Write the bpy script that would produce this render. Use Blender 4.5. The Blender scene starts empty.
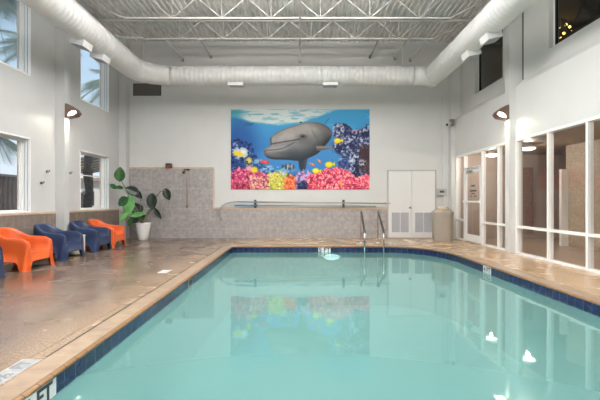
import bpy, bmesh, math, random
import numpy as np
from mathutils import Vector, Matrix
random.seed(7)
C = bpy.context.scene.collection
PI = math.pi
F, CH = 400.0, 1.22            # focal length in px, camera height in m

# ---------------------------------------------------------------- camera
cam = bpy.data.cameras.new('camera'); camo = bpy.data.objects.new('camera', cam); C.objects.link(camo)
camo.location = (0, 0, CH); camo.rotation_euler = (PI/2, 0, 0)
cam.sensor_width = 36; cam.lens = 24; cam.shift_y = 1/600; cam.clip_start = .05; cam.clip_end = 300
bpy.context.scene.camera = camo
# ---------------------------------------------------------------- world
w = bpy.data.worlds.new('sky'); bpy.context.scene.world = w; w.use_nodes = True
nt = w.node_tree; nt.nodes.clear()
wo = nt.nodes.new('ShaderNodeOutputWorld'); bg = nt.nodes.new('ShaderNodeBackground')
tc = nt.nodes.new('ShaderNodeTexCoord'); sx = nt.nodes.new('ShaderNodeSeparateXYZ'); rp = nt.nodes.new('ShaderNodeValToRGB')
nt.links.new(tc.outputs['Generated'], sx.inputs[0]); nt.links.new(sx.outputs['Z'], rp.inputs[0])
nt.links.new(rp.outputs[0], bg.inputs[0]); nt.links.new(bg.outputs[0], wo.inputs[0])
rp.color_ramp.elements[0].position = 0; rp.color_ramp.elements[0].color = (.80, .87, .93, 1)
rp.color_ramp.elements[1].position = .75; rp.color_ramp.elements[1].color = (.27, .50, .80, 1)
e = rp.color_ramp.elements.new(.28); e.color = (.52, .70, .90, 1)
bg.inputs[1].default_value = 1.15
# ---------------------------------------------------------------- sun (falls on the yard beyond the left wall)
sl = bpy.data.lights.new('sun', 'SUN'); sl.energy = 2.6; sl.angle = .02; sl.color = (1, .94, .85)
so = bpy.data.objects.new('sun', sl); C.objects.link(so)
so.rotation_euler = Vector((-.25, 1, -.85)).to_track_quat('-Z', 'Y').to_euler()
# ---------------------------------------------------------------- exposure
vs = bpy.context.scene.view_settings
vs.view_transform = 'Standard'; vs.look = 'None'; vs.gamma = 1; vs.use_curve_mapping = False
vs.exposure = 0.15
HALL_FILL = 380.0      # watts for each added, unseen fill lamp
UP = 0.68
CORR = 22.0
WALLPACK = 7.0

# ================================================================ helpers
def link(o): C.objects.link(o); return o
def lab(o, label=None, cat=None, group=None, kind=None):
    if label: o['label'] = label
    if cat: o['category'] = cat
    if group: o['group'] = group
    if kind: o['kind'] = kind
    return o
def empty(name, loc, rz=0): 
    o = link(bpy.data.objects.new(name, None)); o.location = loc; o.rotation_euler = (0, 0, rz); o.empty_display_size = .1
    return o
def obj(name, bm, m, parent=None, smooth=False, mats=None):
    me = bpy.data.meshes.new(name); bmesh.ops.recalc_face_normals(bm, faces=bm.faces)
    bm.to_mesh(me); bm.free()
    for x in (mats or [m]): me.materials.append(x)
    if smooth:
        for p in me.polygons: p.use_smooth = True
    o = link(bpy.data.objects.new(name, me))
    if parent: o.parent = parent
    return o
def struct(name, bm, m, parent=None, **k):
    o = obj(name, bm, m, parent, **k)
    if parent is None: o['kind'] = 'structure'
    return o
def B(): return bmesh.new()
def box(bm, x0, x1, y0, y1, z0, z1, bevel=0, mi=0, mat=None):
    vs_ = [bm.verts.new((x, y, z)) for x in (x0, x1) for y in (y0, y1) for z in (z0, z1)]
    idx = [(0,1,3,2),(4,6,7,5),(0,4,5,1),(2,3,7,6),(0,2,6,4),(1,5,7,3)]
    fs = [bm.faces.new([vs_[i] for i in f]) for f in idx]
    for f in fs: f.material_index = mi
    if bevel:
        es = list({e for f in fs for e in f.edges})
        r = bmesh.ops.bevel(bm, geom=es, offset=bevel, segments=2, affect='EDGES', profile=.6)
        vs_ = list({v for f in r['faces'] for v in f.verts} | {v for v in vs_ if v.is_valid})
    if mat is not None: bmesh.ops.transform(bm, matrix=mat, verts=[v for v in vs_ if v.is_valid])
    return bm
def tube(bm, pts, r, n=10, cap=True, mi=0):
    pts = [Vector(p) for p in pts]; rings = []
    up = None
    for i, p in enumerate(pts):
        a = pts[max(i-1, 0)]; b = pts[min(i+1, len(pts)-1)]
        t = (b-a).normalized()
        if up is None: up = Vector((0,0,1)) if abs(t.z) < .9 else Vector((1,0,0))
        s = t.cross(up).normalized(); up2 = s.cross(t).normalized(); up = up2
        rr = r[i] if isinstance(r, (list, tuple)) else r
        rings.append([bm.verts.new(p + s*math.cos(2*PI*k/n)*rr + up2*math.sin(2*PI*k/n)*rr) for k in range(n)])
    for i in range(len(rings)-1):
        for k in range(n):
            f = bm.faces.new((rings[i][k], rings[i][(k+1)%n], rings[i+1][(k+1)%n], rings[i+1][k])); f.material_index = mi; f.smooth = True
    if cap:
        bm.faces.new(rings[0][::-1]).material_index = mi; bm.faces.new(rings[-1]).material_index = mi
    return bm
def lathe(bm, prof, n=24, cx=0, cy=0, mi=0, rot=0):
    rings = [[bm.verts.new((cx+r*math.cos(rot+2*PI*k/n), cy+r*math.sin(rot+2*PI*k/n), z)) for k in range(n)] for r, z in prof]
    for i in range(len(rings)-1):
        for k in range(n):
            bm.faces.new((rings[i][k], rings[i][(k+1)%n], rings[i+1][(k+1)%n], rings[i+1][k])).material_index = mi
    if prof[0][0] > 1e-4: bm.faces.new(rings[0][::-1])
    if prof[-1][0] > 1e-4: bm.faces.new(rings[-1])
    return bm
def quad(bm, *p, mi=0):
    f = bm.faces.new([bm.verts.new(q) for q in p]); f.material_index = mi; return f
def arc(c, r, a0, a1, n, plane='xz'):
    out = []
    for i in range(n+1):
        a = math.radians(a0+(a1-a0)*i/n); u, v = r*math.cos(a), r*math.sin(a)
        out.append((c[0]+u, c[1], c[2]+v) if plane == 'xz' else ((c[0], c[1]+u, c[2]+v) if plane == 'yz' else (c[0]+u, c[1]+v, c[2])))
    return out
def at(x, y, Y): return Vector(((x-300)*Y/F, Y, CH+(201-y)*Y/F))

# ================================================================ materials
def mat(name, col, rough=.5, metal=0, col2=None, nscale=6, bump=0, bscale=40, spec=.5, emit=None, estr=0, detail=4, stretch=None, rr=None, ramp=(.35,.65), coat=0):
    m = bpy.data.materials.new(name); m.use_nodes = True; t = m.node_tree; p = t.nodes['Principled BSDF']
    p.inputs['Base Color'].default_value = (*col, 1); p.inputs['Roughness'].default_value = rough; p.inputs['Metallic'].default_value = metal
    p.inputs['Specular IOR Level'].default_value = spec; p.inputs['Coat Weight'].default_value = coat
    if emit: p.inputs['Emission Color'].default_value = (*emit, 1); p.inputs['Emission Strength'].default_value = estr
    if col2 or bump or rr:
        c = t.nodes.new('ShaderNodeTexCoord'); src = c.outputs['Object']
        if stretch:
            mp = t.nodes.new('ShaderNodeMapping'); mp.inputs['Scale'].default_value = stretch; t.links.new(src, mp.inputs[0]); src = mp.outputs[0]
    if col2 or rr:
        n = t.nodes.new('ShaderNodeTexNoise'); n.inputs['Scale'].default_value = nscale; n.inputs['Detail'].default_value = detail
        t.links.new(src, n.inputs['Vector'])
    if col2:
        r = t.nodes.new('ShaderNodeValToRGB'); r.color_ramp.elements[0].position, r.color_ramp.elements[1].position = ramp
        r.color_ramp.elements[0].color = (*col2, 1); r.color_ramp.elements[1].color = (*col, 1)
        t.links.new(n.outputs['Fac'], r.inputs[0]); t.links.new(r.outputs[0], p.inputs['Base Color'])
    if rr:
        q = t.nodes.new('ShaderNodeMapRange'); q.inputs['From Min'].default_value = .35; q.inputs['From Max'].default_value = .65
        q.inputs['To Min'].default_value, q.inputs['To Max'].default_value = rr
        t.links.new(n.outputs['Fac'], q.inputs[0]); t.links.new(q.outputs[0], p.inputs['Roughness'])
    if bump:
        n2 = t.nodes.new('ShaderNodeTexNoise'); n2.inputs['Scale'].default_value = bscale; n2.inputs['Detail'].default_value = 3
        t.links.new(src, n2.inputs['Vector'])
        b = t.nodes.new('ShaderNodeBump'); b.inputs['Strength'].default_value = bump; b.inputs['Distance'].default_value = .02
        t.links.new(n2.outputs['Fac'], b.inputs['Height']); t.links.new(b.outputs[0], p.inputs['Normal'])
    return m
def tile_mat(name, c1, c2, grout, sw, sh, rough=.3, mortar=.012, axes='xz', noise=None, offset=0, nsc=5, rot=0, nmix=.5, nmixf=None, bumpd=.3):
    m = bpy.data.materials.new(name); m.use_nodes = True; t = m.node_tree; p = t.nodes['Principled BSDF']
    c = t.nodes.new('ShaderNodeTexCoord'); src = c.outputs['UV' if axes == 'uv' else 'Object']
    if axes != 'uv':
        s = t.nodes.new('ShaderNodeSeparateXYZ'); cb = t.nodes.new('ShaderNodeCombineXYZ'); t.links.new(src, s.inputs[0])
        t.links.new(s.outputs['XYZ'.index(axes[0].upper())], cb.inputs[0]); t.links.new(s.outputs['XYZ'.index(axes[1].upper())], cb.inputs[1]); src = cb.outputs[0]
    b = t.nodes.new('ShaderNodeTexBrick'); b.offset = offset; b.inputs['Scale'].default_value = 1
    b.inputs['Brick Width'].default_value = sw; b.inputs['Row Height'].default_value = sh; b.inputs['Mortar Size'].default_value = mortar
    b.inputs['Color1'].default_value = (*c1, 1); b.inputs['Color2'].default_value = (*c2, 1); b.inputs['Mortar'].default_value = (*grout, 1)
    b.inputs['Mortar Smooth'].default_value = .3; b.inputs['Bias'].default_value = 0
    t.links.new(src, b.inputs['Vector']); out = b.outputs['Color']
    n = t.nodes.new('ShaderNodeTexNoise'); n.inputs['Scale'].default_value = nsc; n.inputs['Detail'].default_value = 6; t.links.new(c.outputs['Object'], n.inputs['Vector'])
    if noise:
        r = t.nodes.new('ShaderNodeValToRGB'); r.color_ramp.elements[0].position = .35; r.color_ramp.elements[1].position = .65
        r.color_ramp.elements[0].color = (*noise[0], 1); r.color_ramp.elements[1].color = (*noise[1], 1); t.links.new(n.outputs['Fac'], r.inputs[0])
        mx = t.nodes.new('ShaderNodeMix'); mx.data_type = 'RGBA'; mx.blend_type = 'MULTIPLY'; mx.inputs[0].default_value = nmix
        t.links.new(out, mx.inputs[6]); t.links.new(r.outputs[0], mx.inputs[7]); out = mx.outputs[2]
    t.links.new(out, p.inputs['Base Color']); p.inputs['Roughness'].default_value = rough
    bp = t.nodes.new('ShaderNodeBump'); bp.inputs['Strength'].default_value = bumpd; bp.inputs['Distance'].default_value = .004; bp.invert = True
    t.links.new(b.outputs['Fac'], bp.inputs['Height']); t.links.new(bp.outputs[0], p.inputs['Normal'])
    return m
M = {}
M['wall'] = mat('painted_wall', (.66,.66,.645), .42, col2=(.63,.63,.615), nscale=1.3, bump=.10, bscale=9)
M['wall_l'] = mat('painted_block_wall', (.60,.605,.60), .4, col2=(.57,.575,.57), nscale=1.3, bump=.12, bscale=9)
M['white'] = mat('white_paint', (.74,.74,.73), .35)
M['frame'] = mat('white_aluminium', (.88,.88,.87), .3)
M['steel_paint'] = mat('painted_steel', (.78,.77,.74), .5, col2=(.68,.66,.62), nscale=8)
M['duct'] = mat('painted_duct', (.70,.695,.685), .42)
M['deck'] = mat('roof_deck', (.84,.83,.81), .7, col2=(.60,.58,.56), nscale=5, stretch=(4,.6,1), detail=9, ramp=(.33,.55), bump=.6, bscale=14)
M['dark_metal'] = mat('dark_metal', (.05,.05,.05), .4)
M['black'] = mat('black_plastic', (.02,.02,.022), .4)
M['chrome'] = mat('stainless', (.62,.62,.60), .22, 1)
M['rubber_grip'] = mat('dark_grip', (.05,.045,.04), .5)
M['grille'] = mat('vent_grille', (.22,.20,.19), .6)
M['louver'] = mat('louver_grey', (.42,.42,.44), .5)
M['orange'] = mat('orange_plastic', (.62,.10,.018), .33, col2=(.58,.09,.016), nscale=3)
M['blue'] = mat('navy_plastic', (.018,.034,.088), .3, col2=(.016,.030,.08), nscale=3)
M['cream'] = mat('cream_side', (.68,.62,.50), .5)
M['pot'] = mat('white_ceramic', (.84,.84,.83), .25)
M['soil'] = mat('soil', (.05,.035,.025), .9, col2=(.02,.015,.01), nscale=60)
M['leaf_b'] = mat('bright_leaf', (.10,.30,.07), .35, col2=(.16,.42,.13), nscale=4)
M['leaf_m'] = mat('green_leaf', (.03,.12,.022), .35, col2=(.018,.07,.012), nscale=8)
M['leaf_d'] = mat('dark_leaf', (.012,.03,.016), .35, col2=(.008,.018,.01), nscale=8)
M['stem'] = mat('stem', (.10,.12,.06), .5)
M['bronze'] = mat('bronze_housing', (.16,.10,.075), .45)
M['lens'] = mat('lamp_lens', (.9,.85,.75), .3, emit=(1,.86,.66), estr=3.5)
M['tube'] = mat('tube_light', (1,1,1), .3, emit=(1,.93,.82), estr=7)
M['bulb'] = mat('string_bulb', (1,.7,.2), .3, emit=(1,.6,.12), estr=4)
M['poollight'] = mat('pool_lamp', (1,1,1), .3, emit=(1,.97,.97), estr=2.6)
M['can'] = mat('taupe_plastic', (.36,.315,.26), .6, col2=(.33,.29,.24), nscale=30)
M['can_lid'] = mat('tan_lid', (.50,.40,.28), .6)
M['bluepole'] = mat('blue_pole', (.05,.28,.55), .35)
M['alu'] = mat('brushed_aluminium', (.36,.37,.37), .4, .5)
M['red'] = mat('dark_red_plastic', (.11,.022,.014), .4)
M['grey'] = mat('grey_plastic', (.45,.45,.44), .5)
M['trim'] = mat('tan_bullnose', (.62,.47,.35), .45, col2=(.52,.38,.27), nscale=12)
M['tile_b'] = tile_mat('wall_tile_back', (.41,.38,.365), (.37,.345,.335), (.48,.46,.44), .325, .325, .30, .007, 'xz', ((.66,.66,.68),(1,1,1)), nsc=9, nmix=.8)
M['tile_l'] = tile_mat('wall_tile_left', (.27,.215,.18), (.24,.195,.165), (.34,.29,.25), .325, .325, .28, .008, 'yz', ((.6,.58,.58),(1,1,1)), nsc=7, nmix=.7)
M['pooltile'] = tile_mat('pool_band_tile', (.010,.018,.070), (.016,.028,.10), (.09,.12,.20), .152, .2, .14, .005, 'uv', ((.45,.45,.5),(1,1,1)), nsc=22, nmix=.8)
M['coping'] = tile_mat('coping_tile', (.38,.285,.20), (.34,.25,.175), (.30,.23,.17), .30, .6, .3, .006, 'uv', ((.62,.58,.56),(1,1,1)), nsc=7, nmix=.7)
M['nosing'] = tile_mat('coping_nosing', (.25,.135,.055), (.22,.115,.045), (.06,.035,.02), .152, .6, .3, .006, 'uv')
M['plaster'] = mat('pool_plaster', (.56,.63,.60), .7, col2=(.52,.60,.57), nscale=3)
M['joint'] = mat('joint_sealant', (.02,.018,.016), .6)
M['joint_l'] = mat('control_joint', (.12,.09,.075), .6)
M['corr_wall'] = mat('corridor_wall', (.50,.41,.355), .6, col2=(.47,.38,.33), nscale=2)
M['corr_stone'] = mat('corridor_stone', (.55,.46,.35), .5, col2=(.40,.33,.25), nscale=26, detail=8)
M['corr_floor'] = mat('corridor_floor', (.44,.34,.26), .3, col2=(.38,.29,.22), nscale=1.5)
M['corr_ceil'] = mat('corridor_ceiling', (.33,.26,.20), .5)
M['dark_room'] = mat('dark_wood', (.045,.038,.030), .6, col2=(.028,.024,.02), nscale=2, stretch=(1,8,1))
M['beam'] = mat('dark_beam', (.012,.011,.010), .5)
M['redwall'] = mat('red_brick', (.25,.11,.085), .6, col2=(.32,.20,.16), nscale=20)
M['fence'] = mat('corrugated_fence', (.16,.11,.09), .6, col2=(.11,.08,.07), nscale=2)
M['bark'] = mat('bark', (.13,.10,.085), .9, col2=(.06,.045,.04), nscale=12, bump=1, bscale=20)
M['frond'] = mat('palm_frond', (.26,.33,.27), .6, col2=(.36,.42,.38), nscale=3)
M['stucco'] = mat('pale_stucco', (.75,.68,.60), .8)
M['sash'] = mat('beige_sash', (.62,.54,.46), .5)
M['wood'] = mat('tan_wood', (.40,.27,.18), .7)
M['ground'] = mat('gravel_ground', (.40,.37,.33), .9, col2=(.30,.28,.25), nscale=12)
M['markw'] = mat('marker_white', (.72,.73,.72), .25, col2=(.60,.61,.62), nscale=14)
M['markold'] = mat('faded_marker', (.42,.41,.40), .35, col2=(.24,.25,.26), nscale=18)
M['markk'] = mat('marker_black', (.015,.015,.02), .4)
M['markf'] = mat('marker_faded_letter', (.16,.18,.20), .4)

# wet, mottled deck with a colour cast painted in
def floor_mat():
    m = bpy.data.materials.new('wet_deck'); m.use_nodes = True; t = m.node_tree; p = t.nodes['Principled BSDF']; N = t.nodes.new; L = t.links.new
    c = N('ShaderNodeTexCoord'); s = N('ShaderNodeSeparateXYZ'); L(c.outputs['Object'], s.inputs[0])
    def noise(sc, det, st=None):
        n = N('ShaderNodeTexNoise'); n.inputs['Scale'].default_value = sc; n.inputs['Detail'].default_value = det
        if st:
            mp = N('ShaderNodeMapping'); mp.inputs['Scale'].default_value = st; L(c.outputs['Object'], mp.inputs[0]); L(mp.outputs[0], n.inputs['Vector'])
        else: L(c.outputs['Object'], n.inputs['Vector'])
        return n.outputs['Fac']
    def ramp(f, els):
        r = N('ShaderNodeValToRGB'); e = r.color_ramp.elements
        e[0].position, e[0].color = els[0][0], (*els[0][1], 1); e[1].position, e[1].color = els[1][0], (*els[1][1], 1)
        for q in els[2:]: x = e.new(q[0]); x.color = (*q[1], 1)
        L(f, r.inputs[0]); return r.outputs[0]
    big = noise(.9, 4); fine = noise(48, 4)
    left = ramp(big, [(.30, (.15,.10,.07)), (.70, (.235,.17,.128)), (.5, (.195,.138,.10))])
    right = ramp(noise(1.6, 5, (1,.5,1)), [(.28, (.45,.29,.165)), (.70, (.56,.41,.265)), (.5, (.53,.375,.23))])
    mr = N('ShaderNodeMapRange'); mr.inputs['From Min'].default_value = -2.6; mr.inputs['From Max'].default_value = -1.2; L(s.outputs[0], mr.inputs[0])  # browner at left: wet there, plus the light's colour cast put into the colour
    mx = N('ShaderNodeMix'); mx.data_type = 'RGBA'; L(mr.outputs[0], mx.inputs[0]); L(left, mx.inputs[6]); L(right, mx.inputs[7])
    sp = ramp(fine, [(.35, (.62,.60,.58)), (.65, (1.22,1.22,1.22))])
    m2 = N('ShaderNodeMix'); m2.data_type = 'RGBA'; m2.blend_type = 'MULTIPLY'; m2.inputs[0].default_value = 1; L(mx.outputs[2], m2.inputs[6]); L(sp, m2.inputs[7])
    L(m2.outputs[2], p.inputs['Base Color'])
    q = N('ShaderNodeMapRange'); q.inputs['From Min'].default_value = .3; q.inputs['From Max'].default_value = .7; q.inputs['To Min'].default_value = .12; q.inputs['To Max'].default_value = .34
    L(noise(1.3, 2.5), q.inputs[0]); L(q.outputs[0], p.inputs['Roughness']); p.inputs['Specular IOR Level'].default_value = .6
    b = N('ShaderNodeBump'); b.inputs['Strength'].default_value = .35; b.inputs['Distance'].default_value = .003; L(fine, b.inputs['Height']); L(b.outputs[0], p.inputs['Normal'])
    return m
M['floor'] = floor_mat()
def glass_mat(name, tint=(.97,.97,.97), ior=1.5, boost=0):
    m = bpy.data.materials.new(name); m.use_nodes = True; t = m.node_tree; t.nodes.clear()
    o = t.nodes.new('ShaderNodeOutputMaterial'); tr = t.nodes.new('ShaderNodeBsdfTransparent'); g = t.nodes.new('ShaderNodeBsdfGlossy'); f = t.nodes.new('ShaderNodeFresnel'); mx = t.nodes.new('ShaderNodeMixShader')
    tr.inputs[0].default_value = (*tint, 1); g.inputs['Roughness'].default_value = .01; f.inputs[0].default_value = ior
    ge = t.nodes.new('ShaderNodeNewGeometry'); ml = t.nodes.new('ShaderNodeMath'); ml.operation = 'SUBTRACT'; ml.inputs[0].default_value = 1; m2 = t.nodes.new('ShaderNodeMath'); m2.operation = 'MULTIPLY'
    t.links.new(ge.outputs['Backfacing'], ml.inputs[1]); t.links.new(ml.outputs[0], m2.inputs[0]); t.links.new(f.outputs[0], m2.inputs[1])
    t.links.new(m2.outputs[0], mx.inputs[0]); t.links.new(tr.outputs[0], mx.inputs[1]); t.links.new(g.outputs[0], mx.inputs[2]); t.links.new(mx.outputs[0], o.inputs[0])
    return m
M['glass'] = glass_mat('window_glass', (.93,.94,.94))
M['glass_r'] = glass_mat('glazing_glass', (.95,.94,.93))
def water_mat():
    m = glass_mat('pool_water', (.40,.61,.595), 1.47); t = m.node_tree
    g = [n for n in t.nodes if n.type == 'BSDF_GLOSSY'][0]; f = [n for n in t.nodes if n.type == 'FRESNEL'][0]
    g.inputs['Roughness'].default_value = .035; g.inputs[0].default_value = (.78,.93,.92,1)
    tr = [q for q in t.nodes if q.type == 'BSDF_TRANSPARENT'][0]; mx = [q for q in t.nodes if q.type == 'MIX_SHADER'][0]
    df = t.nodes.new('ShaderNodeBsdfDiffuse'); df.inputs[0].default_value = (.19,.40,.385,1); m3 = t.nodes.new('ShaderNodeMixShader'); m3.inputs[0].default_value = .46
    t.links.new(tr.outputs[0], m3.inputs[1]); t.links.new(df.outputs[0], m3.inputs[2]); t.links.new(m3.outputs[0], mx.inputs[1])
    c = t.nodes.new('ShaderNodeTexCoord'); n = t.nodes.new('ShaderNodeTexNoise'); n.inputs['Scale'].default_value = 2.2; n.inputs['Detail'].default_value = 3
    b = t.nodes.new('ShaderNodeBump'); b.inputs['Strength'].default_value = .10; b.inputs['Distance'].default_value = .02
    t.links.new(c.outputs['Object'], n.inputs['Vector']); t.links.new(n.outputs['Fac'], b.inputs['Height']); t.links.new(b.outputs[0], g.inputs['Normal'])
    return m
M['water'] = water_mat()

# ================================================================ dimensions
XL, XR, XU, YB, YF, ZC = -5.83, 5.0, 5.17, 13.15, -4.0, 6.45
WL, SILL, HEAD, US, UT = 1.58, .98, 2.56, 3.93, 5.55     # window length, sill/head of lower and upper rows
WINS = [(10.60, 12.18), (7.06, 8.64), (3.52, 5.10), (-.02, 1.56)]

# ================================================================ room shell
def wall_with_holes(bm, x0, x1, y0, y1, z0, z1, holes):
    """wall slab between x0 and x1 along Y; holes = (ya, yb, za, zb)"""
    ys = sorted({y0, y1, *[h[0] for h in holes], *[h[1] for h in holes]}); zs = sorted({z0, z1, *[h[2] for h in holes], *[h[3] for h in holes]})
    solid = lambda i, j: 0 <= i < len(ys)-1 and 0 <= j < len(zs)-1 and not any(h[0]-1e-6 <= ys[i] and ys[i+1] <= h[1]+1e-6 and h[2]-1e-6 <= zs[j] and zs[j+1] <= h[3]+1e-6 for h in holes)
    V = {}
    def v(x, i, j):
        if (x, i, j) not in V: V[(x, i, j)] = bm.verts.new((x, ys[i], zs[j]))
        return V[(x, i, j)]
    for i in range(len(ys)-1):
        for j in range(len(zs)-1):
            if not solid(i, j): continue
            for x in (x0, x1): bm.faces.new([v(x,i,j), v(x,i+1,j), v(x,i+1,j+1), v(x,i,j+1)])
            if not solid(i-1, j): bm.faces.new([v(x0,i,j), v(x1,i,j), v(x1,i,j+1), v(x0,i,j+1)])
            if not solid(i+1, j): bm.faces.new([v(x0,i+1,j), v(x1,i+1,j), v(x1,i+1,j+1), v(x0,i+1,j+1)])
            if not solid(i, j-1): bm.faces.new([v(x0,i,j), v(x1,i,j), v(x1,i+1,j), v(x0,i+1,j)])
            if not solid(i, j+1): bm.faces.new([v(x0,i,j+1), v(x1,i,j+1), v(x1,i+1,j+1), v(x0,i+1,j+1)])
holes = [(a, b, SILL, HEAD) for a, b in WINS] + [(a, b, US, UT) for a, b in WINS]
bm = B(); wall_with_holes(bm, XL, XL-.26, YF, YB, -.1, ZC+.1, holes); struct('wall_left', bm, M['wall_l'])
bm = B(); box(bm, XL-.26, 9.2, YB, YB+.2, -.1, ZC+.1); struct('wall_back', bm, M['wall'])
bm = B(); box(bm, XL-.26, 9.2, YF-.2, YF, -.1, ZC+.1); struct('wall_front', bm, M['wall'])
# right wall: lower band between glazing head and sloping sill, upper recessed wall with windows
UPR = [(a+(-.30 if i == 0 else -.32), b-(.57 if i == 0 else .34)) for i, (a, b) in enumerate(WINS)]
UPR = [(10.20, 11.80), (6.72, 8.30), (3.18, 4.76), (-.3, 1.2)]
bm = B()
wall_with_holes(bm, XU, XU+.2, YF, YB, 4.0, ZC+.1, [(a, b, 4.38, 5.9) for a, b in UPR])
pr = [(XR, 2.66), (XR, 3.85), (XU, 4.02), (XU+.2, 4.02), (XU+.2, 2.66)]
A = [bm.verts.new((x, YF, z)) for x, z in pr]; Bv = [bm.verts.new((x, YB, z)) for x, z in pr]
for i in range(5): bm.faces.new((A[i], A[(i+1)%5], Bv[(i+1)%5], Bv[i]))
bm.faces.new(A); bm.faces.new(Bv)
struct('wall_right', bm, M['wall'])
# corrugated roof deck
bm = B(); per = .152; x = XL-.3; zs = []
prof = []
while x < XU+.3:
    prof += [(x, 0), (x+.045, 0), (x+.06, .038), (x+.137, .038)]; x += per
va = [bm.verts.new((x, YF-.2, ZC+z)) for x, z in prof]; vb = [bm.verts.new((x, YB+.1, ZC+z)) for x, z in prof]
for i in range(len(prof)-1): bm.faces.new((va[i], va[i+1], vb[i+1], vb[i]))
box(bm, XL-.3, XU+.3, YF-.2, YB+.2, ZC+.06, ZC+.2)
struct('ceiling', bm, M['deck'])

# pool outline (plan), from left near end round the back to the right near end
PN, XPL, XPR, YP = -2.5, -1.80, 3.60, 10.80
XPL = -1.83; lipx = lambda y: XPL+.0105*(10.62-y)
out = [(lipx(PN+(10.62-PN)*i/40), PN+(10.62-PN)*i/40) for i in range(41)]
out += [(XPL+.18-.18*math.cos(a), YP-.18+.18*math.sin(a)) for a in [PI/2*i/5 for i in range(1, 6)]]
out += [(-1.5 + (2.2+1.5)*i/14, YP) for i in range(1, 15)]
out += [(2.2+1.38*math.sin(a)**.93, 8.9+1.9*math.cos(a)**.93) for a in [PI/2*i/16 for i in range(1, 16)]] + [(3.58, 8.9)]
out += [(3.58+.02*i/30, 8.9-(8.9-PN)*i/30) for i in range(1, 31)]
PO = [Vector((x, y, 0)) for x, y in out]
def offs(d):
    r = []
    for i, p in enumerate(PO):
        a = PO[max(i-1, 0)]; b = PO[min(i+1, len(PO)-1)]; t = (b-a).normalized(); r.append(p + Vector((-t.y, t.x, 0))*d)
    return r
arcl = [0]
for i in range(1, len(PO)): arcl.append(arcl[-1]+(PO[i]-PO[i-1]).length)
def strip(bm, prof):
    """sweep a profile [(offset outward, z)] along the pool outline with metric UVs"""
    uv = bm.loops.layers.uv.new('UVMap'); rows = []
    cum = [0]
    for i in range(1, len(prof)): cum.append(cum[-1]+math.dist(prof[i], prof[i-1]))
    for d, z in prof: rows.append([bm.verts.new((p.x, p.y, z)) for p in offs(d)])
    for j in range(len(rows)-1):
        for i in range(len(PO)-1):
            f = bm.faces.new((rows[j][i], rows[j][i+1], rows[j+1][i+1], rows[j+1][i]))
            for l, (u, v) in zip(f.loops, ((arcl[i], cum[j]), (arcl[i+1], cum[j]), (arcl[i+1], cum[j+1]), (arcl[i], cum[j+1]))): l[uv].uv = (u, v)
    return bm
COPW = .22
bm = strip(B(), [(0, -.033), (0, -.176), (.0, -.176)][:2]);
struct('trim_1', bm, M['pooltile'])['label'] = 'navy blue waterline tile band round the pool'
bm = strip(B(), [(COPW, -.03), (COPW, .0), (.02, .001)]); struct('trim_2', bm, M['coping'])
bm = strip(B(), [(.02, .0012), (.004, -.001), (-.010, -.008), (-.016, -.018), (-.012, -.028), (0, -.034)]); struct('trim_3', bm, M['nosing'], smooth=True)
# basin
bm = B()
o0 = [(p.x, p.y) for p in offs(.004)]
dep = lambda y: -1.15 - .45*min(max((y-2)/8, 0), 1)
top = [bm.verts.new((x, y, -.176)) for x, y in o0]; ydv = [bm.verts.new((x, y, dep(y))) for x, y in o0]
for i in range(len(o0)-1): bm.faces.new((top[i], top[i+1], ydv[i+1], ydv[i]))
n = len(o0)
bm.faces.new((top[0], ydv[0], ydv[-1], top[-1]))
# floor of basin: pair up left and right sides by fans of horizontal quads
mid = [bm.verts.new((.9, y, dep(y))) for x, y in o0]
for i in range(len(o0)-1):
    try: bm.faces.new((ydv[i], ydv[i+1], mid[i+1], mid[i]))
    except Exception: pass
bmesh.ops.remove_doubles(bm, verts=bm.verts, dist=.0005)
struct('pool_basin', bm, M['plaster'])
# near end coping wall
bm = B(); box(bm, XPL-.1, XPR+.3, PN-.25, PN, -.17, 0); struct('trim_4', bm, M['coping'])
# water
bm = B(); bm.faces.new([bm.verts.new((p.x, p.y, -.162)) for p in offs(.002)])
wtr = struct('pool_water', bm, M['water'])
if wtr.data.polygons[0].normal.z < 0: wtr.data.flip_normals()
lab(wtr, 'teal still water filling the indoor swimming pool', 'water', kind='stuff')
# floor slab with pool opening
bm = B(); ins = offs(COPW)
outer = [(XL, PN), (XL, YB), (XR+.06, YB), (XR+.06, PN)]
ring = [bm.verts.new((p.x, p.y, 0)) for p in ins] 
ov = [bm.verts.new((x, y, 0)) for x, y in outer[::-1]]
poly = ring + ov
es = []
for i in range(len(poly)): es.append(bm.edges.new((poly[i], poly[(i+1)%len(poly)])))
bmesh.ops.triangle_fill(bm, edges=es, use_beauty=True)
quad(bm, (XL, YF, 0), (XR+.06, YF, 0), (XR+.06, PN, 0), (XL, PN, 0))
r = bmesh.ops.extrude_face_region(bm, geom=bm.faces[:]); 
for v in [g for g in r['geom'] if isinstance(g, bmesh.types.BMVert)]: v.co.z -= .03
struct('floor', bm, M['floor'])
# joints
bm = B()
for i in range(12):
    ya, yb = 3.12+.6*i, 3.12+.6*(i+1); a, b = lipx(ya)-COPW, lipx(yb)-COPW
    quad(bm, (a-.018, ya, .002), (a-.002, ya, .002), (b-.002, yb, .002), (b-.018, yb, .002))
bmesh.ops.remove_doubles(bm, verts=bm.verts, dist=.0005); struct('trim_5', bm, M['joint'])
bm = B()
box(bm, -2.10, -2.094, 3.1, 10.9, 0, .0015); box(bm, -3.73, -3.718, -3, 12.9, 0, .0015)
for y in (3.0, 6.6, 10.2): box(bm, XL+.01, -2.2, y, y+.008, 0, .0015)
struct('trim_6', bm, M['joint_l'])
bm = B(); box(bm, XPR+COPW+.01, XPR+COPW+.016, -2, 8.6, 0, .0015)
struct('trim_7', bm, M['joint_l'])

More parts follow.
